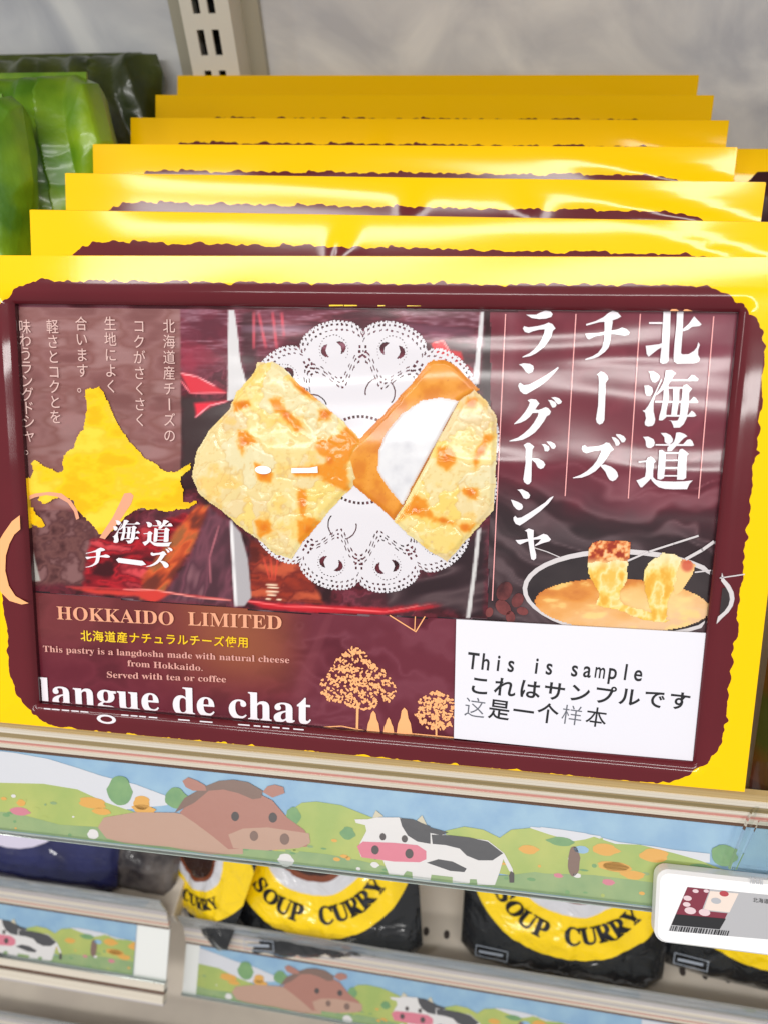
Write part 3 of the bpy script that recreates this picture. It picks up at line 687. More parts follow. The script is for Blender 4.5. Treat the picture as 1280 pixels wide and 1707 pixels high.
def cells(X, Y, sc, seed):
    """rounded cell pattern: tone of the nearest flake, and distance to the crack between flakes"""
    x = X / sc + (fbm(X / 30, Y / 30, seed, 3) - .5) * 1.6; y = Y / (sc * .8) + (fbm(X / 30, Y / 30, seed + 7, 3) - .5) * 1.6
    t = np.random.RandomState(seed).rand(64, 64, 3); f1 = np.full(X.shape, 9.); f2 = f1.copy(); tone = np.zeros(X.shape)
    xi = np.floor(x).astype(int); yi = np.floor(y).astype(int)
    for a in (-1, 0, 1):
        for b in (-1, 0, 1):
            r = t[(yi + b) & 63, (xi + a) & 63]; q = np.hypot(x - xi - a - r[..., 0], y - yi - b - r[..., 1])
            c_ = q < f1; f2 = np.where(c_, f1, np.minimum(f2, q)); tone = np.where(c_, r[..., 2], tone); f1 = np.where(c_, q, f1)
    return tone, f2 - f1
SPL = [[(370,320),(420,345),(500,405),(440,385),(385,350)], [(290,400),(330,390),(345,440),(400,480),(425,520),(390,525),(340,470),(300,430)],
       [(480,440),(540,440),(525,475),(480,480)], [(160,520),(200,530),(235,570),(190,580),(175,620),(160,580)], [(225,650),(300,690),(290,725),(240,715)],
       [(225,880),(280,875),(300,920),(250,950)], [(400,880),(440,870),(500,880),(470,930),(410,980),(395,940)], [(140,410),(205,395),(210,420),(150,445)],
       [(455,590),(480,560),(560,540),(590,500),(640,560),(600,640),(590,700),(610,770),(530,740),(480,700),(390,700),(370,670),(500,660),(520,640)], [(400,750),(430,760),(425,870),(405,860)]]
SPR = [[(950,590),(1010,590),(1030,640),(985,680),(950,650)], [(1140,530),(1172,545),(1120,620),(1100,690),(1088,630)], [(1070,750),(1110,745),(1105,790),(1075,790),(1045,760)],
       [(862,770),(900,800),(940,870),(900,862),(830,855),(785,885),(845,800)], [(1020,890),(1095,890),(1085,925),(1040,918)], [(1070,390),(1105,395),(1100,430),(1062,430)], [(940,860),(1020,880),(1010,895),(930,880)]]
def cheese(spots, seed):
    def fn(X, Y):
        tone, e = cells(X, Y, 54, seed); cv = Canvas(X, Y, (226, 204, 136))
        cv.c = cv.ramp(tone, [(226, 206, 140), (218, 206, 164), (224, 196, 104), (222, 204, 150), (214, 190, 146), (228, 212, 128)])
        n = fbm(X / 26, Y / 26, seed + 2, 4); cv.mix((230, 184, 84), .5 * sstep(n, .58, .74))
        cv.mix((196, 156, 96), .42 * (1 - sstep(e, .0, .07)))
        cv.mix((232, 222, 186), .35 * sstep(fbm(X / 12, Y / 12, seed + 5, 3), .58, .75))
        for k, q in enumerate(spots):
            zq = Z(333, 500, 2.397, q); cv.poly(zq, (228, 178, 80), 8, 5, k + seed, .9); cv.poly(zq, (218, 134, 34), 3.5, 4, k + seed, .95)
            cx = sum(a for a, b in zq) / len(zq); cy = sum(b for a, b in zq) / len(zq)
            cv.mix((200, 92, 14), .5 * (1 - sstep(np.hypot(X - cx, Y - cy), 1, 11)))
        cv.mix((206, 160, 92), .35 * sstep(fbm(X / 5, Y / 5, seed + 8, 3), .62, .8)); return cv.c
    def hf(X, Y, ins):
        tone, e = cells(X, Y, 54, seed)
        return .0008 * sstep(ins, 0, .0025) + .00012 * sstep(e, 0, .25) * sstep(ins, 0, .003) + .00008 * fbm(X / 24, Y / 24, seed, 2)
    return fn, hf
cf, ch_ = cheese(SPL, 4)
def wobble(pts, amt, seed):
    out = []
    for a, b in refine(pts, 7): out.append((a + amt * noise.noise(Vector((a * .09, b * .09, seed))), b + amt * noise.noise(Vector((a * .09, b * .09, seed + 8)))))
    return out
painted('cookie_print', FR, wobble(LC, 2.5, 1), ly[7], cf, pn, M_inkr, .0004, height=ch_)
for cx_, cy_, a_, b_ in ((440, 783, 14, 7), (509, 783, 24, 6)):  # white film reflections over the cookie, painted as small flat shapes
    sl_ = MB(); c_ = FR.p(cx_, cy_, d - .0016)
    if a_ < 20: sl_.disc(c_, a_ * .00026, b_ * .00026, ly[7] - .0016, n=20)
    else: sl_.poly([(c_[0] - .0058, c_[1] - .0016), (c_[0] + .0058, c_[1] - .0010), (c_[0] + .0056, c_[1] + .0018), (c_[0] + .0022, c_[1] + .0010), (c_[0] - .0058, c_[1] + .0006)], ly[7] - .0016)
    emit('painted_reflection', sl_, P('reflection_white', (244, 244, 246)), pn)
def biscuit(X, Y):
    cv = Canvas(X, Y, (212, 136, 46)); n = fbm(X / 30, Y / 30, 3, 5)
    cv.c = cv.ramp(sstep(n, .3, .7), [(204, 122, 40), (214, 138, 46), (222, 150, 60)])
    cv.mix((196, 110, 30), .5 * (1 - sstep(sdist(X, Y, RB), 0, 9))); cv.mix((184, 104, 36), .4 * sstep(vnoise(X / 2.5, Y / 2.5, 8), .86, .95)); return cv.c
painted('biscuit_print', FR, wobble(RB, 1.5, 2), ly[7], biscuit, pn, M_inkr, .0004, height=lambda X, Y, i_: .0006 * sstep(i_, 0, .002))
def cream(X, Y):
    cv = Canvas(X, Y, (212, 212, 216)); cv.c = cv.ramp(fbm(X / 20, Y / 20, 5, 4), [(196, 196, 202), (214, 214, 218), (222, 222, 224)])
    cv.mix((206, 184, 172), .6 * (1 - sstep(sdist(X, Y, RC), 0, 5))); return cv.c
painted('cream_print', FR, wobble(RC, 2, 3), ly[7] - .0006, cream, pn, M_inkr, .0004, height=lambda X, Y, i_: .0002 * sstep(i_, 0, .001))
cf, ch_ = cheese(SPR, 9)
painted('cookie_print', FR, [(min(a, 829), b) for a, b in wobble(RF, 2, 5)], ly[7] - .0006, cf, pn, M_inkr, .0004, height=ch_)

# island map
HK = Z(20, 630, 3.879, [(510,65),(540,72),(570,55),(600,90),(620,140),(640,170),(665,235),(690,290),(720,340),(750,385),(780,420),(810,455),(840,480),(860,515),(900,530),(950,560),(975,590),(1010,605),(1060,608),(1090,590),(1125,570),(1168,540),(1160,590),(1130,612),(1110,630),(1098,665),(1100,690),(1115,720),(1112,760),(1118,800),(1150,806),(1195,790),(1205,805),(1150,845),(1110,842),(1080,850),(1040,862),(1000,865),(965,855),(930,845),(890,850),(860,838),(820,845),(790,865),(740,900),(710,930),(680,960),(640,1000),(620,1012),(570,1005),(550,975),(530,950),(500,920),(480,900),(450,870),(430,850),(415,820),(400,790),(370,778),(330,770),(270,785),(235,808),(210,815),(180,790),(180,760),(110,760),(90,790),(95,820),(150,840),(160,880),(200,910),(225,945),(205,970),(165,955),(140,945),(95,930),(70,900),(65,760),(60,655),(90,652),(130,640),(150,600),(130,550),(160,525),(185,545),(210,565),(240,580),(265,585),(300,610),(325,605),(345,590),(332,550),(345,500),(370,470),(410,450),(420,400),(440,360),(470,330),(485,250),(495,180),(480,120),(485,80)])
HK = [(a + 2.6 * noise.noise(Vector((a * .31, b * .31, 3))), b + 2.6 * noise.noise(Vector((a * .31, b * .31, 9)))) for a, b in refine(HK, 3)]
def gold(X, Y):
    cv = Canvas(X, Y, (232, 186, 10)); cv.c = cv.ramp(sstep(fbm(X / 40, Y / 24, 71, 5), .25, .75), [(228, 178, 6), (238, 196, 20), (234, 190, 40), (242, 206, 60)]); return cv.c
HK = [(max(a, 30 + (b - 514) * .055 + 2), b) for a, b in HK]
painted('island_map', FR, HK, ly[7], gold, pn, M_ink, .0004)
# script strokes in salmon over the map
mb = MB()
mb.poly(FR.ps(Z(20, 630, 3.879, [(95,770),(160,745),(250,735),(330,745),(390,790),(430,850),(445,905),(425,915),(410,860),(370,805),(300,765),(230,755),(160,770),(100,795)]), d), ly[8])
mb.poly(FR.ps(Z(20, 630, 3.879, [(735,745),(775,740),(795,760),(780,810),(720,900),(650,990),(610,1040),(575,1030),(600,990),(660,900),(700,820)]), d), ly[8])
emit('script_stroke', mb, M_salm2, pn)
mb = MB(); mb.poly(FR.ps([(37,858),(24,868),(10,888),(0,905),(-6,930),(-4,962),(6,986),(20,1000),(40,1006),(52,1004),(44,1000),(30,992),(19,975),(13,950),(14,925),(20,905),(28,890),(38,881)], 0), -.0016)
emit('script_stroke', mb, M_salm, sb)

# pack lettering seen behind the film
tx = MB()
brush(tx, FR, 'umi', d, ly[9], to=(190, 866, 236, 905)); brush(tx, FR, 'michi', d, ly[9], to=(240, 866, 290, 910))
brush(tx, FR, 'chi', d, ly[9], to=(145, 912, 186, 945))
tx.poly(FR.ps([(196,932),(200,929),(240,934),(246,940),(238,942),(200,937)], d), ly[9])
brush(tx, FR, 'zu', d, ly[9], to=(246, 912, 290, 946))
emit('pack_lettering', tx, M_white, pn)
# small vertical text
sm = MB()
cols = [(284, 544, '北海道産チーズの', 26), (234, 544, 'コクがさくさく', 26), (186, 540, '生地によく', 26), (138, 540, '合います。', 26), (90, 545, '軽さとコクとを', 25), (44, 545, '味わうラングドシャ。', 22.5)]
for x, y0, s, pt in cols:
    for k, ch in enumerate(s):
        yy = y0 + k * pt; xx = x + (yy - 540) * .05 * (1 - x / 320)
        if ch == 'ー':
            c = FR.p(xx, yy, d); sm.line([(c[0], c[1] + .0024), (c[0], c[1] - .0024)], .0006, ly[9])
        else: glyph(sm, FR, ch, xx, yy, 21, 23, d, ly[9], off=0)
emit('small_vertical_text', sm, P('pale_pink_ink', (214, 180, 174)), pn)
# column rules
ru = MB()
for a_, b_ in [((842,524),(820,1000)), ((959,524),(941,826)), ((1066,524),(1046,830)), ((1188,528),(1163,830))]:
    ru.line([FR.p(*a_, d), FR.p(*b_, d)], .00042, ly[6])
emit('column_rule', ru, M_pink, pn)
# title
for key in ('kita', 'umi', 'michi', 'chi', 'bar', 'zu', 'ra', 'n', 'gu', 'do', 'shi', 'ya'):
    mb = MB(); brush(mb, FR, key, d, ly[9]); emit('title_character', mb, M_white, pn)
mb = MB()
mb.poly(FR.ps(Z(1050, 505, 9.143, [(612,118),(650,80),(700,88),(755,118)]), 0), .0012); mb.poly(FR.ps(Z(1050, 505, 9.143, [(812,118),(850,85),(960,118)]), 0), .0012)
emit('title_tip', mb, M_salm, sb)
# lower texts
mb = MB()
put(mb, bold('HOKKAIDO'), FR.p(98, 1031, d), FR.p(292, 1041, d), FR.p(98, 1010, d)[1] - FR.p(98, 1032, d)[1], ly[9])
put(mb, bold('LIMITED'), FR.p(316, 1041, d), FR.p(471, 1048, d), FR.p(98, 1010, d)[1] - FR.p(98, 1032, d)[1], ly[9])
emit('gold_heading', mb, M_salm2, pn)
mb = MB()
for k, ch in enumerate('北海道産ナチュラルチーズ使用'):
    glyph(mb, FR, ch, 146 + k * 20.1, 1059 + k * .82, 19, 19, d, ly[9], off=.012)
emit('yellow_line_text', mb, M_yell, pn)
mb = MB(); h10 = FR.p(98, 1010, d)[1] - FR.p(98, 1020.5, d)[1]
put(mb, bold('This pastry is a langdosha made with natural cheese'), FR.p(75, 1085, d), FR.p(484, 1104, d), h10, ly[9])
put(mb, bold('from Hokkaido.'), FR.p(215, 1109, d), FR.p(340, 1117, d), h10, ly[9])
put(mb, bold('Served with tea or coffee'), FR.p(181, 1128, d), FR.p(379, 1136, d), h10, ly[9])
emit('small_caption', mb, P('dusty_pink_ink', (214, 156, 146)), pn)
# big white words; feet of the letters carried over the lower rim
mb = MB(); A_ = FR.p(70, 1171, d); B_ = FR.p(520, 1205, d)
put(mb, bold('langue de chat').replace(bold('g'), ' ' + ' '), A_, B_, 0.001, ly[9]) if False else None
v, ff = glyphs(bold('langue de chat'), .004)
x0 = min(p[0] for p in v); x1 = max(p[0] for p in v); hl = FR.p(85, 1128, d)[1] - FR.p(85, 1172, d)[1]
zlim = AZ0 + .0006
def fx(p): return (A_[0] + (p[0] - x0) / (x1 - x0) * (B_[0] - A_[0]), A_[1] + (p[0] - x0) / (x1 - x0) * (B_[1] - A_[1]) + p[1] * hl / .69)
mb.add([(fx(p)[0], ly[9] if fx(p)[1] > zlim else ly[9], max(zlim, fx(p)[1])) for p in v], ff)
emit('product_name', mb, M_white, pn)
mb = MB()
for x_a, x_b in [(74,84),(87,99),(104,115),(120,131),(135,147),(203,214),(219,229),(233,243),(249,262),(298,316),(334,354),(398,416),(424,434),(439,449),(455,466),(472,482),(490,506)]:
    y_a = 1177 + (x_a - 80) * .082
    mb.line([FR.p(x_a, y_a + 5, 0), FR.p(x_b, y_a + 5 + (x_b - x_a) * .08, 0)], .0006, .0002)
gc = FR.p(179, 1198, 0); ring = []
for k in range(24):
    a_ = 2 * math.pi * k / 24; ring.append((math.cos(a_), math.sin(a_)))
for k in range(24):
    c1, s1 = ring[k]; c2, s2 = ring[(k + 1) % 24]
    mb.poly([(gc[0] + c1 * .0048, gc[1] + s1 * .0023), (gc[0] + c2 * .0048, gc[1] + s2 * .0023), (gc[0] + c2 * .0030, gc[1] + s2 * .0014), (gc[0] + c1 * .0030, gc[1] + s1 * .0014)], -.0006)
emit('product_name_foot', mb, M_white, sb)
# printed trees
tr = MB(); rnd = random.Random(5)
def crown(cx, cy, pts, n, clip=None):
    fp = FR.ps(pts, d); xs = [p[0] for p in fp]; zs = [p[1] for p in fp]; k = 0
    while k < n:
        c = (rnd.uniform(min(xs), max(xs)), rnd.uniform(min(zs), max(zs)))
        if not inside(c, fp): continue
        if noise.noise(Vector((c[0] * 420, c[1] * 420, 1))) > .22: k += .3; continue
        tr.disc(c, rnd.uniform(.0005, .0010), rnd.uniform(.0003, .0006), ly[7] - k * 2e-7, n=6, rot=rnd.uniform(0, 3)); k += 1
crown(595, 1130, [(592,1076),(602,1082),(612,1090),(622,1105),(640,1115),(652,1130),(661,1148),(654,1165),(640,1172),(612,1182),(590,1180),(570,1170),(545,1165),(532,1152),(538,1130),(552,1115),(562,1095),(580,1082)], 620)
tr.line([FR.p(597, 1172, d), FR.p(596, 1216, d)], .0011, ly[7]); emit('tree_print', tr, M_salm, pn); tr = MB()
crown(728, 1185, [(726,1150),(742,1156),(757,1165),(757,1205),(735,1217),(712,1212),(694,1198),(688,1182),(700,1165),(714,1156)], 330)
tr.line([FR.p(727, 1200, d), FR.p(727, 1224, d)], .0008, ly[7]); emit('tree_print', tr, M_salm, pn)
for x, yt, yb, hw in [(623,1183,1219,11),(648,1194,1220,9),(674,1178,1222,13)]:
    tr = MB(); tr.poly(FR.ps([(x, yt), (x + hw * .35, yt + 5), (x + hw * .5, yt + (yb - yt) * .4), (x + hw * .8, yt + (yb - yt) * .6), (x + hw, yb), (x - hw, yb), (x - hw * .8, yt + (yb - yt) * .6), (x - hw * .5, yt + (yb - yt) * .4), (x - hw * .35, yt + 5)], d), ly[8]); emit('conifer_print', tr, M_salm, pn)
tr = MB()
tr.line(FR.ps([(535,1211),(570,1209),(620,1219),(690,1222),(755,1228)], d), .0005, ly[7])
emit('line_print', tr, M_salm, pn); tr = MB(); tr.line(FR.ps([(650,1025),(693,1052),(708,1027)], d), .0005, ly[7]); emit('line_print', tr, M_salm, pn); tr = MB(); tr.line(FR.ps([(692,1027),(691,1050)], d), .0004, ly[7])
emit('line_print', tr, M_salm, pn)
# fondue picture
ZZ = lambda pts: Z(860, 880, 3.368, pts)
def ell(cx, cy, rx, ry, rot=0.0, n=40):
    return [(cx + rx * math.cos(t) * math.cos(rot) - ry * math.sin(t) * math.sin(rot), cy + rx * math.cos(t) * math.sin(rot) + ry * math.sin(t) * math.cos(rot)) for t in [2 * math.pi * k / n for k in range(n)]]
M_fond = P('fondue_print', (236, 200, 136), (216, 140, 60), scale=34, lo=.42, hi=.7)
M_fondl = P('melted_cheese_print', (240, 218, 150), (222, 160, 70), scale=110, lo=.42, hi=.62, bump=.0006, bscale=160)
M_toast = P('toast_print', (176, 70, 40), (232, 184, 122), scale=230, lo=.42, hi=.58)
M_pot = P('black_pot_print', (40, 34, 38), (60, 52, 54), scale=40)
M_rim = P('steel_rim_print', (206, 200, 202))
cl = AX1 - .0004
def fpart(name, m, lay, *pl):
    mb = MB()
    for k, p in enumerate(pl): mb.poly([(min(cl, a), b) for a, b in FR.ps(p, d)], ly[lay] - k * 8e-6)
    return emit(name, mb, m, pn)
oe = ell(1046, 988, 176, 73, .05)
fpart('pot_interior', M_pot, 5, ell(1046, 990, 172, 70, .05))
mb = MB(); ie = ell(1046, 989, 168.5, 65.5, .05)
for k in range(40):
    q = [oe[k], oe[(k + 1) % 40], ie[(k + 1) % 40], ie[k]]
    if q[0][0] < 1200: mb.poly([(min(cl, a), b) for a, b in FR.ps(q, d)], ly[6])
emit('pot_rim', mb, M_rim, pn)
def fondue(X, Y):
    cv = Canvas(X, Y, (226, 170, 110)); n = fbm(X / 40, Y / 18, 3, 5)
    g = np.clip((Y - 965) / 85, 0, 1) * .6 + np.clip((X - 890) / 300, 0, 1) * .4
    cv.c = cv.ramp(np.clip(g + (n - .5) * .5, 0, 1), [(176, 96, 48), (214, 140, 66), (224, 168, 104), (226, 186, 140), (220, 180, 142)])
    cv.mix((236, 206, 128), .7 * sstep(n, .6, .75)); cv.poly(ell(1090, 1000, 62, 22, .1), (232, 204, 140), 10, 6, 4, .6); return cv.c
painted('fondue_print', FR, [p_ for p_ in ell(1036, 1008, 146, 44, .05)], ly[7], fondue, pn, M_ink, .0005)
def toast(X, Y):
    cv = Canvas(X, Y, (214, 160, 96)); n = fbm(X / 7, Y / 7, 6, 4); cv.c = cv.ramp(sstep(n, .3, .7), [(150, 52, 34), (196, 96, 50), (224, 150, 90), (236, 190, 140)])
    cv.mix((234, 196, 130), sstep(Y, 925, 942)); cv.mix((180, 40, 40), .6 * (1 - sstep(np.hypot(X - 1144, Y - 942), 6, 14))); return cv.c
painted('toast_print', FR, ZZ([(405,110),(425,82),(460,70),(600,70),(638,76),(636,120),(625,200),(540,215),(400,205)]), ly[8], toast, pn, M_ink, .0004)
painted('toast_print', FR, ZZ([(900,180),(960,170),(1003,205),(985,262),(930,345),(890,380),(870,300)]), ly[8], toast, pn, M_ink, .0004)
def melt(X, Y):
    cv = Canvas(X, Y, (232, 204, 120)); n = fbm(X / 15 , Y / 20, 8, 4); cv.c = cv.ramp(sstep(n, .25, .75), [(222, 166, 62), (232, 198, 104), (236, 218, 156), (226, 182, 84)])
    cv.mix((236, 228, 200), .7 * (1 - sstep(Y, 925, 955)) ); return cv.c
painted('melted_cheese_print', FR, wobble(ZZ([(400,190),(450,182),(500,190),(560,176),(622,186),(618,300),(580,350),(580,400),(610,430),(700,455),(790,480),(860,520),(780,525),(700,510),(600,470),(500,440),(450,430),(462,375),(430,300),(398,250)]), 3, 1), ly[9], melt, pn, M_ink, .0004)
painted('melted_cheese_print', FR, wobble(ZZ([(718,230),(760,170),(820,138),(880,142),(930,168),(905,220),(890,300),(860,370),(850,420),(835,520),(760,500),(740,420),(712,340)]), 3, 2), ly[9] - .00002, melt, pn, M_ink, .0004)
for pts, wd in (([(625,180),(740,130),(880,85),(1015,42)], .0008), ([(950,170),(1040,120),(1130,78)], .0013), ([(1000,245),(1110,236)], .0006), ([(100,108),(170,130),(240,160)], .0004)):
    q = FR.ps(ZZ(pts), d); mb = MB(); mb.line([(min(cl, a), b) for a, b in q], wd, ly[10]); emit('fork_print', mb, M_rim, pn)
# rest of the pot, carried over the rim onto the right of the front frame
mb = MB(); q_ = [p_ for p_ in FR.ps(ell(1044, 992, 172, 70, .05), 0) if p_[0] > AX1 + .0034]
q_ = sorted(q_, key=lambda p_: p_[1]); mb.poly(q_ + [(AX1 + .0034, q_[-1][1]), (AX1 + .0034, q_[0][1])], -.00135); emit('pot_interior', mb, M_pot, sb)
mb = MB()
for k in range(40):
    q = [oe[k], oe[(k + 1) % 40], ie[(k + 1) % 40], ie[k]]
    if q[0][0] > 1182 : mb.poly([(max(AX1 + .0026, a), b) for a, b in FR.ps(q, 0)], -.0014)
mb.line(FR.ps([(1198,962),(1238,956)], 0), .0005, -.0014)
emit('pot_rim', mb, M_rim, sb)
# yellow letter feet above the opening
mb = MB()
for x_a, x_b in [(549,571),(574,594),(630,640),(678,700)]: mb.line([FR.p(x_a, 509, 0), FR.p(x_b, 508.5, 0)], .0006, .0009)
emit('yellow_letter_foot', mb, M_yell, sb)

# white sample sticker
SK = [(760,1032),(1178,1055),(1160,1271),(756,1230)]
sq = FR.ps(SK, d - .0018); sy = RD - .0022
mb = MB(); mb.poly(sq, sy)
n4 = len(mb.v); q = mb.v[:4]
for i in range(4):
    a_, b_ = q[i], q[(i + 1) % 4]; mb.add([a_, b_, (b_[0], RD - .0016, b_[2]), (a_[0], RD - .0016, a_[2])], [(3, 2, 1, 0)])
stk = emit('sample_sticker', mb, mat('sticker_paper', (222, 221, 230), rough=.55), sb)
tag(stk, 'white sticker reading This is sample in three languages')
mb = MB(); dd = RD - .0022
for k, ch in enumerate('This is sample'):
    if ch != ' ': glyph(mb, FR, ch, 788 + k * 21.2, 1101 + k * 1.55, 32 if ch not in 'm' else 25, 42, dd, sy - .00008, off=.014 if ch != 'm' else .01, rot=-.06)
for k, ch in enumerate('これはサンプルです'):
    glyph(mb, FR, ch, 799 + k * 41.6, 1143 + k * 3.2, 38, 37, dd, sy - .00008, off=.018, rot=-.06)
for k, ch in enumerate('这是一个样本'):
    glyph(mb, FR, ch, 791 + k * 40.4, 1180 + k * 3.2, 37, 39, dd, sy - .00008, off=(-.006 if ch in '这样' else .013 if ch != '本' else .004), rot=-.06, mi=1 if ch in '这样' else 0)
emit('sticker_text', mb, [M_black, M_grey], stk)

# ------------------------------------------------------------------ shelves and their price rails
def shelf_matrix(y0, z0, yaw): return Matrix.Translation((0, y0, z0)) @ Matrix.Rotation(R_(yaw), 4, 'Z')
M_steel = mat('ivory_shelf_steel', (214, 204, 190), (202, 192, 180), scale=20, rough=.35)
M_beige = mat('beige_reflection', (190, 164, 112), (160, 132, 88), scale=30, stretch=(.05, 1, 40), rough=.25, coat=.8)
M_wht = mat('white_trim', (220, 212, 198), (200, 190, 174), scale=30, stretch=(.05, 1, 40), rough=.25, coat=.6)
M_olive = mat('olive_reflection', (118, 104, 68), (158, 138, 100), scale=30, stretch=(.06, 1, 40), rough=.2, coat=.8)
M_pinkt = mat('pink_reflection', (186, 112, 104), (206, 164, 150), scale=20, stretch=(.06, 1, 30), rough=.2, coat=.8)
M_brn = mat('brown_trim', (104, 76, 60), (76, 54, 46), scale=20, stretch=(.06, 1, 30), rough=.2, coat=.8)
M_gry = mat('grey_trim', (196, 190, 190), (172, 166, 168), scale=20, stretch=(.06, 1, 30), rough=.25, coat=.8)
def acrylic():
    m = bpy.data.materials.new('clear_acrylic'); m.use_nodes = True; nt = m.node_tree; L = nt.links
    b = nt.nodes['Principled BSDF']; nt.nodes.remove(b)
    o = [n for n in nt.nodes if n.type == 'OUTPUT_MATERIAL'][0]
    t = nt.nodes.new('ShaderNodeBsdfTransparent'); t.inputs[0].default_value = (.96, .98, .97, 1)
    g = nt.nodes.new('ShaderNodeBsdfGlossy'); g.inputs['Roughness'].default_value = .06
    fr_ = nt.nodes.new('ShaderNodeFresnel'); fr_.inputs[0].default_value = 1.5
    mx = nt.nodes.new('ShaderNodeMixShader'); L.new(fr_.outputs[0], mx.inputs[0]); L.new(t.outputs[0], mx.inputs[1]); L.new(g.outputs[0], mx.inputs[2])
    L.new(mx.outputs[0], o.inputs[0]); return m
M_acr = acrylic(); M_frost = acrylic(); M_frost.name = 'hazy_acrylic'
def _haze():
    nt = M_frost.node_tree; L = nt.links; mx = [n for n in nt.nodes if n.type == 'MIX_SHADER'][0]; o = [n for n in nt.nodes if n.type == 'OUTPUT_MATERIAL'][0]
    df = nt.nodes.new('ShaderNodeBsdfDiffuse'); df.inputs[0].default_value = (.85, .86, .86, 1); m2 = nt.nodes.new('ShaderNodeMixShader'); 
    nz2 = nt.nodes.new('ShaderNodeTexNoise'); nz2.inputs['Scale'].default_value = 14; mr = nt.nodes.new('ShaderNodeMapRange'); mr.inputs[1].default_value = .35; mr.inputs[2].default_value = .75; mr.inputs[3].default_value = .08; mr.inputs[4].default_value = .42
    L.new(nz2.outputs[0], mr.inputs[0]); L.new(mr.outputs[0], m2.inputs[0]); L.new(mx.outputs[0], m2.inputs[1]); L.new(df.outputs[0], m2.inputs[2]); L.new(m2.outputs[0], o.inputs[0])
_haze()
CARDT, CARDB = (-.006, -.018), (-.034, -.046)

def card_local():
    """card plane in shelf coordinates: origin at top edge, z up along the card, -y outwards"""
    t0, z0 = CARDT; t1, z1 = CARDB
    up = Vector((0, t0 - t1, z0 - z1)).normalized(); x = Vector((1, 0, 0)); y = up.cross(x)
    m = Matrix((x, y, up)).transposed().to_4x4(); m.translation = (0, t0, z0)
    return m
CH = math.hypot(CARDT[0] - CARDB[0], CARDT[1] - CARDB[1])
CL = card_local()
MSH = shelf_matrix(.0035, -.0043, 1.81)
CF = Frame(MSH @ CL)
def cmat(n, c, c2=None, **k): return mat(n, c, c2, rough=.5, coat=.7, crough=.3, bump=.0006, bscale=50, scale=k.pop('scale', 60), **k)
CM = [cmat('sky_print', (122, 158, 190), (138, 172, 196)), cmat('cloud_print', (196, 198, 205)), cmat('meadow_print', (168, 176, 96), (146, 166, 90), scale=40),
      cmat('green_print', (123, 150, 105), (139, 160, 111), scale=70), cmat('horse_brown', (159, 111, 99)), cmat('horse_tan', (173, 140, 123)),
      cmat('horse_mane', (117, 94, 85)), cmat('cow_white', (205, 203, 203)), cmat('cow_black', (66, 66, 70)), cmat('cow_pink', (200, 114, 132)),
      cmat('flower_orange', (205, 154, 73)), cmat('bush_green', (99, 140, 96), (116, 153, 102), scale=120), cmat('eye_dark', (72, 66, 66)), cmat('horn', (188, 181, 159)), cmat('flower_pink', (192, 117, 132))]
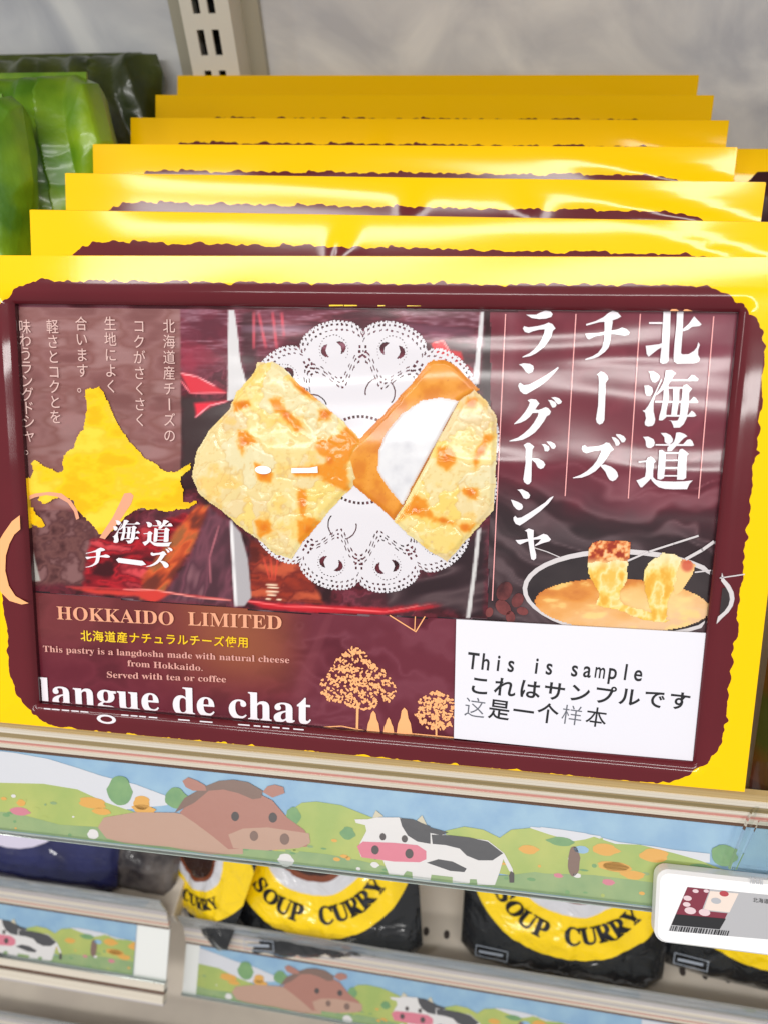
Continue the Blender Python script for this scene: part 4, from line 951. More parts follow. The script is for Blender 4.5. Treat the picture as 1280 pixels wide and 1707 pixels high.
def build_card_art():
    """the printed farm scene, once, in card coordinates -> dict name: mesh"""
    out = {}
    A = lambda pts: CF.ps(Z(0, 1220, 2.4615, pts)); B = lambda pts: CF.ps(Z(500, 1240, 2.56, pts)); D = lambda pts: CF.ps(Z(900, 1280, 3.368, pts))
    x_l = -.42; x_r = .42; yy = -.0003
    def clipz(pts): return [(a, min(-.0004, max(-CH + .0004, b))) for a, b in pts]
    mb = MB(); mb.box((x_l, 0, -CH), (x_r, .0004, 0)); out['card_sheet'] = (mb, [CM[0]])
    # the scenery repeats along the strip with the print's period
    per = CF.p(1240, 1480)[0] - CF.p(-100, 1300)[0]
    land = MB()
    base = [(clipz(A([(-120,60),(60,85),(200,110),(330,150),(420,180),(560,215),(680,260),(690,300),(400,330),(-120,260)])), 1),
            (clipz(A([(-120,215),(0,208),(180,212),(320,235),(440,290),(560,330),(560,420),(-120,420)])), 2),
            (clipz(A([(1180,330),(1240,290),(1300,285),(1400,300),(1500,340),(1700,420),(1700,600),(1100,560)])), 2),
            (clipz(B([(980,352),(1100,365),(1280,392),(1290,430),(1000,420)])), 1),
            (clipz(D([(0,330),(120,345),(250,365),(440,415),(640,440),(760,460),(950,480),(950,530),(600,520),(0,400)])), 1),
            (clipz(B([(620,370),(700,352),(780,365),(850,400),(900,365),(980,358),(1060,385),(1180,420),(1290,400),(1290,620),(640,520)])), 2),
            (clipz(D([(0,360),(120,420),(250,400),(300,385),(420,425),(560,430),(640,450),(760,480),(900,520),(1000,560),(1250,640),(1250,900),(0,600)])), 2),
            (clipz(A([(-120,320),(60,330),(250,380),(420,390),(620,420),(900,470),(1300,500),(1300,640),(-120,440)])), 3),
            (clipz(B([(-60,450),(120,470),(250,495),(360,520),(600,560),(880,560),(1000,545),(1290,590),(1290,720),(-60,600)])), 3),
            (clipz(D([(0,590),(300,600),(620,640),(1250,740),(1250,1000),(0,760)])), 3)]
    for k, (pts, mi) in enumerate(base): land.poly(pts, yy - k * .00001, mi)
    for cx, cy, rx, ry, mi in [(495,240,56,42,11),(725,270,46,30,11),(1205,345,28,26,11),(585,290,38,20,10),(590,315,52,12,10),(380,290,60,16,10),(420,325,40,10,10),(85,325,45,12,14),(385,418,26,14,7),(1175,525,34,18,7),(90,290,20,10,10)]:
        c = CF.p(cx / 2.4615, 1220 + cy / 2.4615); land.disc(c, rx * .000115, ry * .00017, yy - .00014, mi, n=22, wob=1)
    for cx, cy, rx, ry, mi in [(205,380,30,18,11),(975,450,38,12,10),(1165,500,24,40,6),(1110,415,50,12,11),(1200,450,30,10,0),(1300,450,50,16,10),(1330,520,60,12,10),(700,545,12,8,7),(320,515,16,8,7),(1180,560,16,6,7),(1100,560,18,6,14)]:
        c = CF.p(500 + cx / 2.56, 1240 + cy / 2.56); land.disc(c, rx * .000115, ry * .00017, yy - .00014, mi, n=22, wob=1)
    for cx, cy, rx, ry, mi in [(430,555,70,16,10),(640,490,70,22,10),(520,600,60,14,10),(1030,490,60,34,11),(380,640,30,10,14),(900,555,50,10,11)]:
        c = CF.p(900 + cx / 3.368, 1280 + cy / 3.368); land.disc(c, rx * .000088, ry * .00014, yy - .00014, mi, n=22, wob=1)
    rnd = random.Random(2)
    for k in range(90):
        a_ = rnd.uniform(-.20, .24); b_ = -CH * rnd.uniform(.55, .97); land.disc((a_, b_), rnd.uniform(.0006, .0022), rnd.uniform(.0004, .0010), yy - .00013, rnd.choice([2, 3, 11, 11, 3, 7, 10]), n=7)
    n0 = len(land.v); v0 = list(land.v); f0 = list(land.f); m0 = list(land.m)
    per = CF.p(1300, 1480)[0] - CF.p(-49, 1330)[0]
    for sh in (-per, per):
        for q, (fc, mi) in enumerate(zip(f0, m0)): pass
        land.v += [(a_[0] + sh, a_[1] + (.00002 if sh > 0 else .00001), a_[2]) for a_ in v0]; o_ = len(land.v) - n0
        land.f += [tuple(i + o_ for i in fc) for fc in f0]; land.m += m0
    land.v = [(max(x_l + .001, min(x_r - .001, a_[0])), a_[1], a_[2]) for a_ in land.v]
    out['landscape_print'] = (land, CM)
    h = MB(); y = yy - .00022
    for k, (pts, mi) in enumerate([([(430,350),(560,328),(720,330),(800,345),(900,380),(1000,400),(1000,500),(860,505),(700,470),(520,455),(440,435),(405,390)], 5),
        ([(740,330),(800,270),(850,225),(930,215),(1060,250),(1120,280),(1180,350),(1250,400),(1275,440),(1260,470),(1100,470),(940,480),(880,430),(800,370)], 4),
        ([(940,420),(1000,395),(1100,390),(1270,415),(1275,455),(1230,475),(1100,485),(960,475)], 5),
        ([(720,330),(760,270),(850,220),(900,200),(960,195),(1020,205),(1080,240),(1075,270),(1040,275),(980,250),(920,235),(860,240),(800,290)], 6),
        ([(752,200),(775,185),(810,198),(845,218),(850,240),(795,240),(765,225)], 4), ([(1080,245),(1100,222),(1130,215),(1165,225),(1170,250),(1120,268)], 4)]):
        h.poly(clipz(A(pts)), y - k * .00001, mi)
    for cx, cy, r, mi in [(968,345,15,12),(1122,350,16,12),(1045,425,16,6),(1170,438,18,6)]:
        c = CF.p(cx / 2.4615, 1220 + cy / 2.4615); h.disc(c, r * .00013, r * .00015, y - .0001, mi)
    out['horse_print'] = (h, CM)
    c_ = MB()
    for k, (pts, mi) in enumerate([
        ([(310,315),(325,282),(358,308)], 13), ([(498,325),(520,303),(542,348)], 13),
        ([(235,320),(290,320),(330,312),(420,312),(450,320),(560,380),(640,388),(800,410),(870,465),(905,530),(908,550),(890,540),(866,490),(850,545),(830,600),(735,600),(730,578),(720,594),(650,590),(640,566),(560,560),(555,585),(475,575),(450,545),(440,560),(380,555),(355,495),(262,480),(248,440),(285,370),(280,345),(240,335)], 7),
        ([(425,315),(480,320),(555,350),(556,425),(500,415),(460,390),(435,350)], 8), ([(545,352),(632,376),(600,388),(556,378)], 8),
        ([(560,385),(640,388),(720,397),(800,415),(865,465),(820,495),(760,495),(710,475),(680,445),(620,430),(565,425)], 8),
        ([(540,505),(590,490),(650,500),(710,530),(700,545),(640,540)], 8), ([(898,540),(912,550),(912,590),(892,590),(890,560)], 12),
        ([(245,435),(270,415),(400,420),(500,430),(538,455),(538,490),(510,503),(400,500),(265,482)], 9),
        ([(440,560),(455,540),(478,545),(480,578)], 3), ([(556,588),(560,556),(650,566),(650,594)], 3), ([(722,600),(724,575),(752,576),(756,604)], 3)]):
        c_.poly(clipz(B(pts)), y - k * .00001, mi)
    for cx, cy, r, mi in [(354,394,12,12),(446,403,12,12),(322,450,15,12),(466,466,16,12)]:
        c = CF.p(500 + cx / 2.56, 1240 + cy / 2.56); c_.disc(c, r * .00012, r * .00014, y - .0002, mi)
    out['cow_print'] = (c_, CM)
    return out
ART = build_card_art(); ART_ME = {}
def art_mesh(k):
    if k not in ART_ME:
        mb, ms = ART[k]; me = bpy.data.meshes.new(k); me.from_pydata(mb.v, [], mb.f)
        for m in ms: me.materials.append(m)
        if len(ms) > 1: me.polygons.foreach_set('material_index', mb.m)
        ART_ME[k] = me
    return ART_ME[k]
PROFILE = [((.0000, .0000), (-.0012, -.0035), 0), ((-.0012, -.0035), (-.0020, -.0062), 1), ((-.0020, -.0062), (-.0032, -.0098), 2),
           ((-.0032, -.0098), (-.0036, -.0112), 1), ((-.0036, -.0112), (-.0044, -.0136), 3), ((-.0044, -.0136), (-.0048, -.0148), 4),
           ((-.0048, -.0148), (-.0054, -.0164), 1), ((-.0054, -.0164), (-.0058, -.0172), 5)]
def shelf(label, mtx, x0, x1, depth, art_dx, cx0=None, cx1=None, edge_tints=None, holes=False, base=False):
    e = empty('shelf', mtx); tag(e, label, 'shelf', 'store shelves with picture price rails')
    b = MB().box((x0, .0035, -.0335), (x1, depth, -.0162)); brd = emit('shelf_board', b, M_steel, e, bevel=.001)
    if holes:
        hb = MB().disc((0, 0), .0024, .0034, 0, n=12); hb.v = [(a_[0], a_[2], 0) for a_ in hb.v]; h0 = None
        for k in range(int((x1 - x0) / .0165)):
            for r_ in range(3):
                if h0 is None: h = h0 = emit('board_hole', hb, mat('dark_hole', (60, 52, 50), rough=.8), brd)
                else: h = h0.copy(); C.objects.link(h)
                h.parent = brd; h.location = (x0 + .01 + k * .0165, .03 + r_ * .05, -.0159)
    ms = edge_tints or [M_beige, M_wht, M_olive, M_pinkt, M_wht, M_brn]  # default tints paint the clear profile's reflections along with its steel edge
    for k, (p, q, mi) in enumerate(PROFILE):
        o_ = .0006 if k % 2 else 0
        m = MB(); n_ = Vector((p[0] - q[0], p[1] - q[1])).normalized(); nn = (-n_[1], n_[0])
        if nn[0] > 0: nn = (-nn[0], -nn[1])
        s_ = [(x0, p[0] + nn[0] * o_, p[1] + nn[1] * o_), (x1, p[0] + nn[0] * o_, p[1] + nn[1] * o_), (x1, q[0] + nn[0] * o_, q[1] + nn[1] * o_), (x0, q[0] + nn[0] * o_, q[1] + nn[1] * o_),
              (x0, p[0] + .0026, p[1]), (x1, p[0] + .0026, p[1]), (x1, q[0] + .0026, q[1]), (x0, q[0] + .0026, q[1])]
        m.add(s_, [(0, 3, 2, 1), (4, 5, 6, 7), (0, 1, 5, 4), (3, 7, 6, 2), (1, 2, 6, 5), (0, 4, 7, 3)])
        emit('edge_and_reflection_strip', m, ms[mi % len(ms)], e)
    # card holder: clear channel at 45 degrees with the printed card inside
    cx0 = x0 if cx0 is None else cx0; cx1 = x1 if cx1 is None else cx1
    t0, z0 = CARDT
    back = MB().box((x0, .0006, -CH - .001), (x1, .0020, 0))
    emit('rail_back', back, mat('white_rail', (220, 222, 220), rough=.4), e, CL)
    lip = MB().box((x0, -.0010, -CH - .0016), (x1, .0020, -CH - .0002)).box((x0, -.0016, -CH - .0016), (x1, -.0010, -CH + .0016))
    emit('rail_lip', lip, M_acr if True else M_wht, e, CL)
    if holes or edge_tints is not None: emit('clear_front_fence', MB().box((x0, .0002, .0004), (x1, .0016, .022)), M_frost, e)
    if base:
        for k, (za, zb, yo, mm) in enumerate(((-.0018, -.0070, -.0022, M_wht), (-.0070, -.0100, -.0010, M_brn), (-.0100, -.0165, -.0026, M_wht), (-.0165, -.0190, -.0008, M_gry))):
            emit('rail_base', MB().box((x0, yo, -CH + zb), (x1, .0050, -CH + za)), mm, e, CL)
    card = None
    for k in ('card_sheet', 'landscape_print', 'horse_print', 'cow_print'):
        me = art_mesh(k)
        if k in ('card_sheet', 'landscape_print'):
            # cut to the length of this shelf
            me = me.copy(); dx_ = art_dx
            lo = cx0 - dx_; hi = cx1 - dx_
            import bmesh
            bm = bmesh.new(); bm.from_mesh(me)
            for co, no in (((lo, 0, 0), (-1, 0, 0)), ((hi, 0, 0), (1, 0, 0))):
                bmesh.ops.bisect_plane(bm, geom=bm.verts[:] + bm.edges[:] + bm.faces[:], plane_co=co, plane_no=no, clear_outer=True)
            bm.to_mesh(me); bm.free()
        o = bpy.data.objects.new(k, me); C.objects.link(o)
        if k == 'card_sheet': o.parent = e; o.matrix_basis = CL @ Matrix.Translation((art_dx, 0, 0)); card = o
        else: o.parent = card
    return e
main_shelf = shelf('middle shelf under the cookie boxes with farm picture strip on its front', MSH, -.42, .42, .405, 0)
# clear joint piece and second holder at the right
def acr_part(name, pts, y0, y1, parent, mtx):
    mb = MB(); n = len(pts)
    mb.poly(pts, y0); mb.add([(p[0], y1, p[1]) for p in pts], [tuple(range(n))])
    for i in range(n):
        a_, b_ = pts[i], pts[(i + 1) % n]; mb.add([(a_[0], y0, a_[1]), (b_[0], y0, b_[1]), (b_[0], y1, b_[1]), (a_[0], y1, a_[1])], [(0, 3, 2, 1)])
    return emit(name, mb, M_acr, parent, mtx)

# lower shelves
MSR = shelf_matrix(.016, -.337, .3); MSL = shelf_matrix(.015, -.300, .8)
greytr = [M_gry, M_wht, M_gry, M_pinkt, M_wht, M_brn]
shelf('lower right shelf holding the curry pouches above a farm picture strip', MSR, -.164, .40, .33, .0, cx0=-.152, edge_tints=greytr, holes=True)
shelf('lower left shelf with the navy packet above a short picture strip', MSL, -.42, -.168, .33, -.335, cx1=-.195, edge_tints=greytr, base=True)

shelf('lowest shelf glimpsed under the short picture strip at the bottom left corner', shelf_matrix(-.040, -.462, 1.0), -.60, .45, .33, -.1, edge_tints=greytr)
# electronic shelf label
def at_plane(fr_, x, y, d_=0): a_, b_ = fr_.p(x, y, d_); return a_, b_
ex = MB()
El = Frame(MSH @ CL @ Matrix.Translation((0, -.006, 0)))
q = [El.p(1100, 1440), El.p(1075, 1528), El.p(1080, 1558)]
e = empty('shelf_price_label', MSH @ CL @ Matrix.Translation((0, -.0045, 0)))
tag(e, 'white electronic price label clipped on the rail at the right edge', 'price label')
EF = Frame(WORLD[e.name])
def rrect(x0, z0, x1, z1, r, n=5):
    pts = []
    for cx, cz, a0 in ((x1 - r, z0 + r, -90), (x1 - r, z1 - r, 0), (x0 + r, z1 - r, 90), (x0 + r, z0 + r, 180)):
        for k in range(n + 1): t = R_(a0 + 90 * k / n); pts.append((cx + r * math.cos(t), cz + r * math.sin(t)))
    return pts
ptl = EF.p(1096, 1448); pbl = EF.p(1082, 1560)
X0 = (ptl[0] + pbl[0]) / 2; Z1 = EF.p(1150, 1448)[1]; Z0 = EF.p(1150, 1570)[1]; X1 = X0 + .092
outl = rrect(X0, Z0, X1, Z1, .005)
mb = MB(); n = len(outl)
inn = rrect(X0 + .0012, Z0 + .0012, X1 - .0012, Z1 - .0012, .004)
mb.add([(a_, .003, b_) for a_, b_ in outl] + [(a_, -.0032, b_) for a_, b_ in outl] + [(a_, -.0048, b_) for a_, b_ in inn],
       [(i, n + i, n + (i + 1) % n, (i + 1) % n)[::-1] for i in range(n)] + [(n + i, 2 * n + i, 2 * n + (i + 1) % n, n + (i + 1) % n)[::-1] for i in range(n)] + [tuple(range(2 * n, 3 * n))])
cas = emit('casing', mb, mat('white_plastic', (238, 238, 240), rough=.35, coat=.3), e)
ML = mat('grey_lcd', (172, 172, 176), rough=.3); MMz = mat('lcd_maroon', (122, 44, 62), rough=.3)
ES = lambda pts: EF.ps(Z(900, 1280, 3.368, pts), -.0048)
mb = MB(); mb.poly(ES([(825,668),(1600,745),(1600,990),(718,915)]), -.00495); scr = emit('screen', mb, ML, cas)
mb = MB()
mb.poly(ES([(825,668),(950,682),(905,800),(1050,815),(1005,905),(735,880)]), -.00502, 1)
mb.poly(ES([(952,690),(1112,704),(1060,810),(915,795)]), -.00502, 3)
for a_, b_, c_, r1 in [(870,690,16,2),(825,730,22,2),(820,765,20,2),(840,800,30,2),(920,810,30,2),(930,690,14,2),(1030,705,24,4),(985,745,26,5)]:
    mb.disc(EF.p(900 + a_ / 3.368, 1280 + b_ / 3.368, -.0048), c_ * .00008, c_ * .00005, -.0051, r1)
mb.poly(ES([(760,820),(1040,845),(1005,905),(735,880)]), -.00512, 0)
v_ = EF.p(900 + 790 / 3.368, 1280 + 868 / 3.368, -.0048); w2 = EF.p(900 + 1010 / 3.368, 1280 + 886 / 3.368, -.0048)
rnd = random.Random(3); t = 0
while t < 1:
    wd = rnd.uniform(.008, .03); a0 = Vector((735 + 330 * t, 884 + 30 * t)); b0 = Vector((735 + 330 * (t + wd), 884 + 30 * (t + wd)))
    mb.poly(ES([(a0.x, a0.y), (b0.x, b0.y), (b0.x - 10, b0.y + 28), (a0.x - 10, a0.y + 28)]), -.00514, 0); t += wd + rnd.uniform(.01, .03)
put(mb, '¥2,480', EF.p(1268, 1555, -.0048), EF.p(1330, 1560, -.0048), .004, -.00514, 0) if False else None
glyph(mb, EF, '北', 1258, 1500, 9, 9, -.0048, -.00512, 0); glyph(mb, EF, '海', 1267, 1501, 9, 9, -.0048, -.00512, 0); glyph(mb, EF, '道', 1276, 1502, 9, 9, -.0048, -.00512, 0)
for k in range(7): 
    p0 = (1175 + k * 11, 612 + k); mb.poly(ES([(p0[0], p0[1]), (p0[0] + 4 + (k % 2) * 3, p0[1]), (p0[0] + 6 + (k % 2) * 3, p0[1] + 36), (p0[0] + 2, p0[1] + 36)]), -.00514, 5)
put(mb, 'SOUP', EF.p(1135, 1543, -.0048), EF.p(1195, 1550, -.0048), .0028, -.0052, 3) if False else None
emit('screen_print', mb, [M_black, MMz, mat('lcd_light', (214, 190, 196)), mat('lcd_pale', (222, 206, 196)), mat('lcd_rose', (170, 60, 70)), mat('lcd_grey', (170, 172, 178))], scr)
acr_part('clear_clip', EF.ps(Z(900, 1280, 3.368, [(1205,205),(1225,215),(1085,575),(1060,570),(1165,290)]), -.001), -.002, .001, e, Matrix())
acr_part('clear_clip', EF.ps(Z(900, 1280, 3.368, [(1230,300),(1500,330),(1500,640),(1100,575)]), -.001), -.001, .0002, e, Matrix())

# ------------------------------------------------------------------ soft packs
def pouch_mesh(outline, thick, seed, wr=.0015, K=22, sub=6, wf=60, back=True, seam=0.0, pleat=0.0, flat=3.2):
    """closed soft pack over an outline (x, z), face towards -y; crumpled"""
    pts = refine(outline, sub); n = len(pts)
    ar = sum(pts[i][0] * pts[(i + 1) % n][1] - pts[(i + 1) % n][0] * pts[i][1] for i in range(n))
    if ar < 0: pts = pts[::-1]
    cx = sum(p[0] for p in pts) / n; cz = sum(p[1] for p in pts) / n; mb = MB()
    def layer(sg):
        vs = []
        for k in range(K):
            s = 1 - k / K
            for p in pts:
                x = cx + (p[0] - cx) * s; z = cz + (p[1] - cz) * s
                s2 = max(0, (s - seam) / (1 - seam)) if False else s
                h = thick / 2 * max(0, 1 - s2 ** flat) ** .75
                a = noise.noise(Vector((x * wf, z * wf, seed))); b = noise.noise(Vector((x * wf * 2.3, z * wf * 2.3, seed + 9)))
                fold = (abs(a) * 2 - .5) * wr + (abs(b) - .25) * wr * .7
                if pleat:
                    q = (x * 24 + z * 4 + .5 * noise.noise(Vector((x * 12, z * 9, seed)))) % 1.0; fold += pleat * (abs(q - .35) if q < .7 else (1.0 - q) * 1.17 + 0) * 2
                    q = (z * 14 - x * 9 + .6 * noise.noise(Vector((x * 15, z * 11, seed + 4)))) % 1.0; fold += pleat * .5 * abs(q - .5)
                vs.append((x, sg * (h + fold * min(1, k / 3)), z))
        vs.append((cx, sg * thick / 2, cz)); fs = []
        for k in range(K - 1):
            for i in range(n): j = (i + 1) % n; fs.append((k * n + i, k * n + j, (k + 1) * n + j, (k + 1) * n + i))
        for i in range(n): fs.append(((K - 1) * n + i, (K - 1) * n + (i + 1) % n, K * n))
        if sg > 0: fs = [q[::-1] for q in fs]
        mb.add(vs, fs)
    layer(-1); layer(1)
    return mb
def pouch_print(name):
    """black pouch with yellow arc, white ring and brown bowl, by distance from the ring centre"""
    m = bpy.data.materials.new(name); m.use_nodes = True; nt = m.node_tree; b = nt.nodes['Principled BSDF']; L = nt.links
    tc = nt.nodes.new('ShaderNodeTexCoord'); s = nt.nodes.new('ShaderNodeSeparateXYZ'); L.new(tc.outputs['Object'], s.inputs[0])
    cb_ = nt.nodes.new('ShaderNodeCombineXYZ'); L.new(s.outputs[0], cb_.inputs[0]); L.new(s.outputs[2], cb_.inputs[1])
    vd = nt.nodes.new('ShaderNodeVectorMath'); vd.operation = 'DISTANCE'; L.new(cb_.outputs[0], vd.inputs[0]); vd.inputs[1].default_value = (0, .100, 0)
    dv_ = nt.nodes.new('ShaderNodeMath'); dv_.operation = 'MULTIPLY'; dv_.inputs[1].default_value = 10; L.new(vd.outputs['Value'], dv_.inputs[0])
    r = nt.nodes.new('ShaderNodeValToRGB'); r.color_ramp.interpolation = 'CONSTANT'; e = r.color_ramp.elements
    e[0].position = 0; e[0].color = RGBA(s2l((46, 24, 18))); e[1].position = .30; e[1].color = RGBA(s2l((120, 60, 34)))
    for p, c in ((.345, (206, 206, 212)), (.45, (246, 208, 10)), (.80, (24, 26, 30))): k = e.new(p); k.color = RGBA(s2l(c))
    L.new(dv_.outputs[0], r.inputs[0]); L.new(r.outputs[0], b.inputs['Base Color'])
    b.inputs['Roughness'].default_value = .24; b.inputs['Coat Weight'].default_value = .8; b.inputs['Coat Roughness'].default_value = .05
    n = nt.nodes.new('ShaderNodeTexNoise'); n.inputs['Scale'].default_value = 45; n.inputs['Detail'].default_value = 3; n.inputs['Distortion'].default_value = 1
    bp = nt.nodes.new('ShaderNodeBump'); bp.inputs['Distance'].default_value = .004; bp.inputs['Strength'].default_value = .8
    L.new(tc.outputs['Object'], n.inputs['Vector']); L.new(n.outputs[0], bp.inputs['Height']); L.new(bp.outputs[0], b.inputs['Normal']); L.new(bp.outputs[0], b.inputs['Coat Normal'])
    return m
M_pouch = pouch_print('curry_pouch_print')
PO = [(-.066,.000),(-.040,-.003),(0,-.004),(.040,-.003),(.066,.000),(.076,.010),(.077,.05),(.076,.19),(-.076,.19),(-.077,.05),(-.076,.010)]
def curry_text(y):
    mb = MB(); word = 'SOUP CURRY'; R0 = .060; tot = 1.95
    for k, ch in enumerate(word):
        if ch == ' ': continue
        an = -math.pi / 2 - tot / 2 + tot * (k + .5) / len(word); v, ff = glyphs(bold(ch), .02)
        cx = (min(p[0] for p in v) + max(p[0] for p in v)) / 2
        c = (R0 * math.cos(an), .100 + R0 * math.sin(an)); rt = an + math.pi / 2
        out = []
        for p in v:
            a_ = (p[0] - cx) * .0175; b_ = (p[1] - .35) * .019
            x = c[0] + a_ * math.cos(rt) - b_ * math.sin(rt); z = c[1] + a_ * math.sin(rt) + b_ * math.cos(rt)
            out.append((x, y(x, z), z))
        mb.add(out, ff)
    return mb
thick = .034
pm = pouch_mesh(PO, thick, 5, .0030, wf=42)
from mathutils.bvhtree import BVHTree
bvh = BVHTree.FromPolygons([Vector(q) for q in pm.v], pm.f)
def surf(x, z):
    h = bvh.ray_cast(Vector((x, -.2, z)), Vector((0, 1, 0)))
    return (h[0].y if h[0] is not None else -thick / 2) - .0007
PRI = Matrix.Rotation(-.85, 4, 'X')
def pouch_at(px, py, zs, yaw, roll, lean, label, first=None, scale=1.0):
    r = ray(px, py); t = (zs - CAM.z) / r.z; p = CAM + r * t
    m = Matrix.Translation(p) @ Matrix.Rotation(yaw, 4, 'Z') @ Matrix.Rotation(-lean, 4, 'X') @ Matrix.Rotation(roll, 4, 'Y') @ Matrix.Scale(scale, 4)
    if first is None:
        o = empty('curry_pouch', m); emit('pouch_body', pm, M_pouch, o, smooth=True)
        emit('pouch_lettering', curry_text(surf), M_black, o)
        bx = MB(); bx.line([(-.064, .010), (-.040, .009), (-.040, .017), (-.064, .018), (-.064, .010)], .0006, surf(-.05, .014) - .0012)
        bx.line([(-.061, .0135), (-.044, .0135)], .002, surf(-.05, .014) - .0012)
        emit('mark', bx, mat('silver_ink', (150, 158, 170)), o)
    else:
        o = copy_tree(first); o.matrix_basis = m
    tag(o, label, 'pouch', 'black and yellow soup curry pouches on the lower shelf'); return o
zs = -.350
p1 = pouch_at(930, 1620, zs, -.02, 0, .70, 'black soup curry pouch standing between the crumpled pouch and the price label')
pouch_at(548, 1592, zs, -.06, -.20, .75, 'crumpled black soup curry pouch below the printed horse, tilted to one side', p1)
pouch_at(1262, 1640, zs, -.06, 0, .70, 'black soup curry pouch mostly hidden under the price label', p1)
pouch_at(312, 1520, zs, -.62, -.06, .60, 'dark curry pouch turned sideways behind the crumpled one, left end of its shelf', p1, .68)
# navy packet on the left lower shelf
M_navy = mat('navy_foil', (40, 44, 92), (28, 30, 66), scale=30, rough=.25, coat=.8, bump=.003, bscale=40)
def soft(name, label, cat, outline, thk, seed, m, mtx, wr=.002, wf=50, group=None, extra=None):
    e = empty(name, mtx); tag(e, label, cat, group)
    emit('wrapper', pouch_mesh(outline, thk, seed, wr, wf=wf), m, e, smooth=True)
    if extra: extra(e)
    return e
def on_plane(px, py, zz): r = ray(px, py); return CAM + r * ((zz - CAM.z) / r.z)
p = on_plane(60, 1475, -.316)
def navy_extra(e):
    mb = MB(); o_ = []
    for k in range(13): t = R_(200 + 11 * k); o_.append((-.01 + .06 * math.cos(t), .10 + .062 * math.sin(t)))
    for k in range(12, -1, -1): t = R_(200 + 11 * k); o_.append((-.01 + .048 * math.cos(t), .10 + .046 * math.sin(t)))
    mb.poly(o_, -.0205); emit('bowl_print', mb, mat('pale_lilac_ink', (206, 200, 220), rough=.3), e)
    mb = MB(); mb.disc((-.01, .10), .047, .045, -.0203, n=28); emit('food_print', mb, mat('orange_food_ink', (226, 110, 40), (90, 60, 40), scale=90, rough=.3), e)
soft('navy_packet', 'navy blue food packet with white bowl picture on the lower left shelf', 'packet', [(-.10,0),(.0,-.002),(.062,0),(.07,.006),(.072,.16),(-.10,.16)], .032, 2, M_navy,
     Matrix.Translation(p) @ Matrix.Rotation(.03, 4, 'Z') @ Matrix.Rotation(-.75, 4, 'X'), extra=navy_extra)
# clear crumpled bag between the lower shelves
p = on_plane(232, 1500, -.33)
soft('grey_packet', 'small dark grey packet squeezed between the navy packet and the curry pouches', 'packet', [(-.03,0),(.03,0),(.034,.13),(-.034,.13)], .03, 7, mat('grey_foil', (44, 40, 44), (120, 112, 108), scale=34, rough=.25, coat=.6, bump=.003, bscale=50),
     Matrix.Translation(p) @ Matrix.Rotation(-.05, 4, 'Z') @ Matrix.Rotation(-.8, 4, 'X'))

# green bags left of the boxes
def green(name, c, c2, **k): return mat(name, c, c2, scale=28, detail=2, lo=.4, hi=.62, rough=.4, coat=.45, crough=.16, bump=.003, bscale=34, **k)
M_g1 = green('green_foil', (118, 160, 26), (66, 114, 20)); M_g2 = green('bright_green_foil', (142, 178, 30), (82, 134, 22)); M_g3 = green('olive_foil', (78, 90, 30), (44, 56, 18))
def lean_frame(y, tilt=0.0, dx=0, z=-.012, yaw=0): return Matrix.Translation((dx, y, z)) @ Matrix.Rotation(yaw, 4, 'Z') @ Matrix.Rotation(-TH + tilt, 4, 'X')
def bag(label, y, px, m, thk, seed, tilt=0.0, zb=0.0):
    mw = lean_frame(y, tilt); fr_ = Frame(mw); top = fr_.ps(px)
    xl = min(a_ for a_, b_ in top); xr = max(a_ for a_, b_ in top)
    ol = top + [(top[-1][0], .0), (top[0][0], .0)]
    c0 = (xl + xr) / 2
    e = empty('green_bag', mw); tag(e, label, 'bag', 'shiny green bags left of the cookie boxes')
    emit('bag_body', pouch_mesh(ol, thk, seed, .0030, wf=24, K=50, sub=22, pleat=.011, flat=6), m, e, smooth=True)
    sm_ = MB(); z1 = max(b_ for a_, b_ in top)
    sm_.box((xl + .010, -.0007, z1 - .012), (xr - .016, .0007, z1 + .001))
    emit('top_seal', sm_, m, e)
bag('dark olive green bag at the back against the grey wall, left of the boxes', .285, [(-140,112),(60,98),(262,90),(272,120),(268,250)], M_g3, .036, 31)
bag('bright green crumpled bag in the middle of the green ones', .150, [(-120,140),(60,128),(128,124),(165,140),(190,240),(165,330)], M_g2, .024, 12)
bag('nearest green bag cut off by the left edge of the frame', .095, [(-160,185),(20,160),(38,175),(56,300),(52,420)], M_g1, .024, 22)

# red packet right of the sample box
mw = lean_frame(.02); fr_ = Frame(mw)
e = empty('red_packet', mw); tag(e, 'red and green packet seen as a sliver right of the front box', 'packet')
q = fr_.ps([(1292, 640), (1262, 1300)])
emit('wrapper', pouch_mesh([(.181,-.01),(.181,.12),(.30,.12),(.30,-.01)], .04, 6, .002), mat('red_green_foil', (120, 34, 26), (50, 62, 28), scale=18, rough=.3, coat=.7, bump=.003, bscale=40), e, smooth=True)

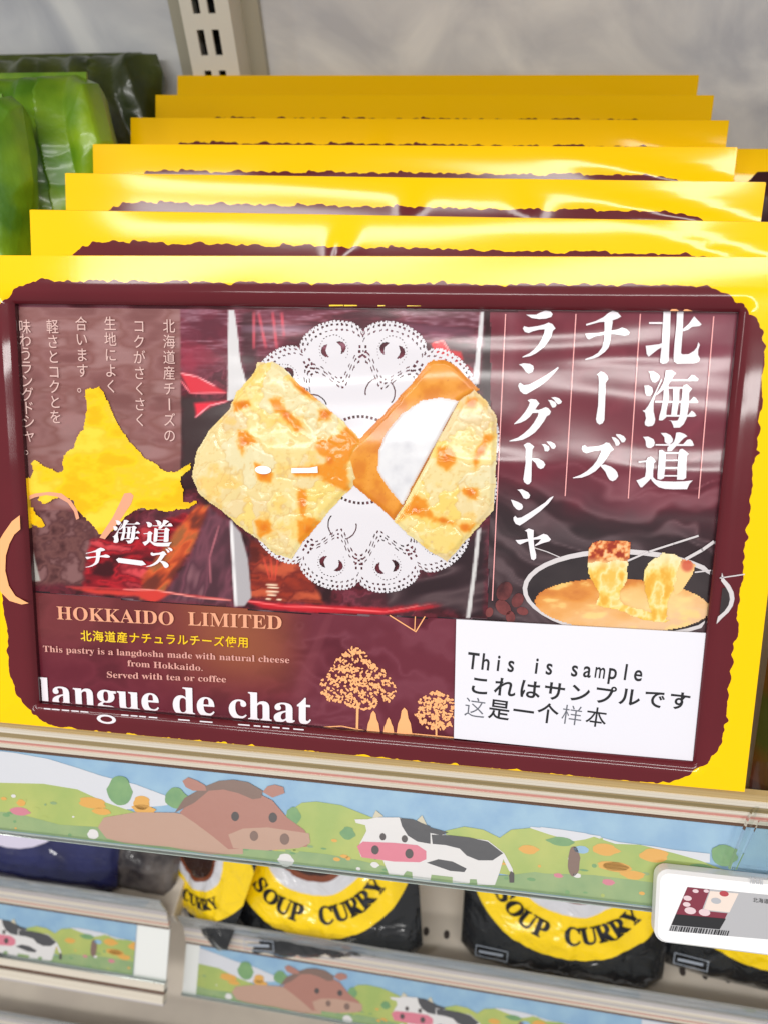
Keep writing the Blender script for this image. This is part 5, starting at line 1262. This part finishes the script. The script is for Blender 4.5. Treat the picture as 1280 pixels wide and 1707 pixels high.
# ------------------------------------------------------------------ wall, upright, upper shelf
M_wall = mat('grey_panel', (244, 246, 248), (198, 202, 212), scale=9, detail=7, rough=.5, distort=2, lo=.3, hi=.7)
wl = MB().box((-1.0, .43, -.9), (1.0, .45, 1.1)); tag(emit('wall', wl, M_wall), 'grey metal back wall of the shelving', None, None, 'structure')
def wallp(x, y, Y): r = ray(x, y); return CAM + r * ((Y - CAM.y) / r.y)
a_ = wallp(302, 20, .40); b_ = wallp(382, 20, .40)
ux0 = a_.x; ux1 = wallp(384, 20, .40).x
e = empty('shelf_upright', Matrix.Translation(((ux0 + ux1) / 2, .43, -.6))); tag(e, 'ivory slotted upright channel on the grey wall', 'upright')
hw = (ux1 - ux0) / 2; M_iv = mat('ivory_paint', (232, 230, 220), rough=.4)
fr4 = [-hw + 2 * hw * q for q in (.25, .40, .56, .71)]
mb = MB().box((-hw, -.03, 0), (fr4[0], -.028, 1.6)).box((fr4[3], -.03, 0), (hw, -.028, 1.6)).box((fr4[1], -.03, 0), (fr4[2], -.028, 1.6))
zt = wallp(325, 22, .40).z + .6; zc = wallp(325, 50, .40).z + .6; ze = wallp(325, 93, .40).z + .6
pitch = (wallp(325, 118, .40).z - wallp(325, 50, .40).z) * -1
z = zc % pitch; sl = zc - ze
k = 0
while z < 1.6:
    for x0_, x1_ in ((fr4[0], fr4[1]), (fr4[2], fr4[3])):
        mb.box((x0_, -.03, z), (x1_, -.028, min(1.6, z + pitch - sl)))
    z += pitch; k += 1
emit('slotted_face', mb, M_iv, e)
mb = MB().box((-hw, -.028, 0), (-hw + .0015, 0, 1.6)).box((hw - .0015, -.028, 0), (hw, 0, 1.6)); emit('channel_side', mb, M_iv, e)
mb = MB().box((-hw - .018, -.006, 0), (-hw, 0, 1.6)).box((hw, -.006, 0), (hw + .012, 0, 1.6)); emit('channel_flange', mb, mat('ivory_paint_dark', (176, 172, 156), rough=.4), e)
mb = MB().box((-hw + .0015, -.004, 0), (hw - .0015, -.002, 1.6)); emit('channel_back', mb, mat('dark_slot', (24, 24, 22), rough=.8), e)
us = MB().box((-.8, .047, .43), (.8, .43, .455)); o = emit('shelf', us, M_steel)
tag(o, 'upper shelf board above the cookie boxes, out of the picture', 'shelf')
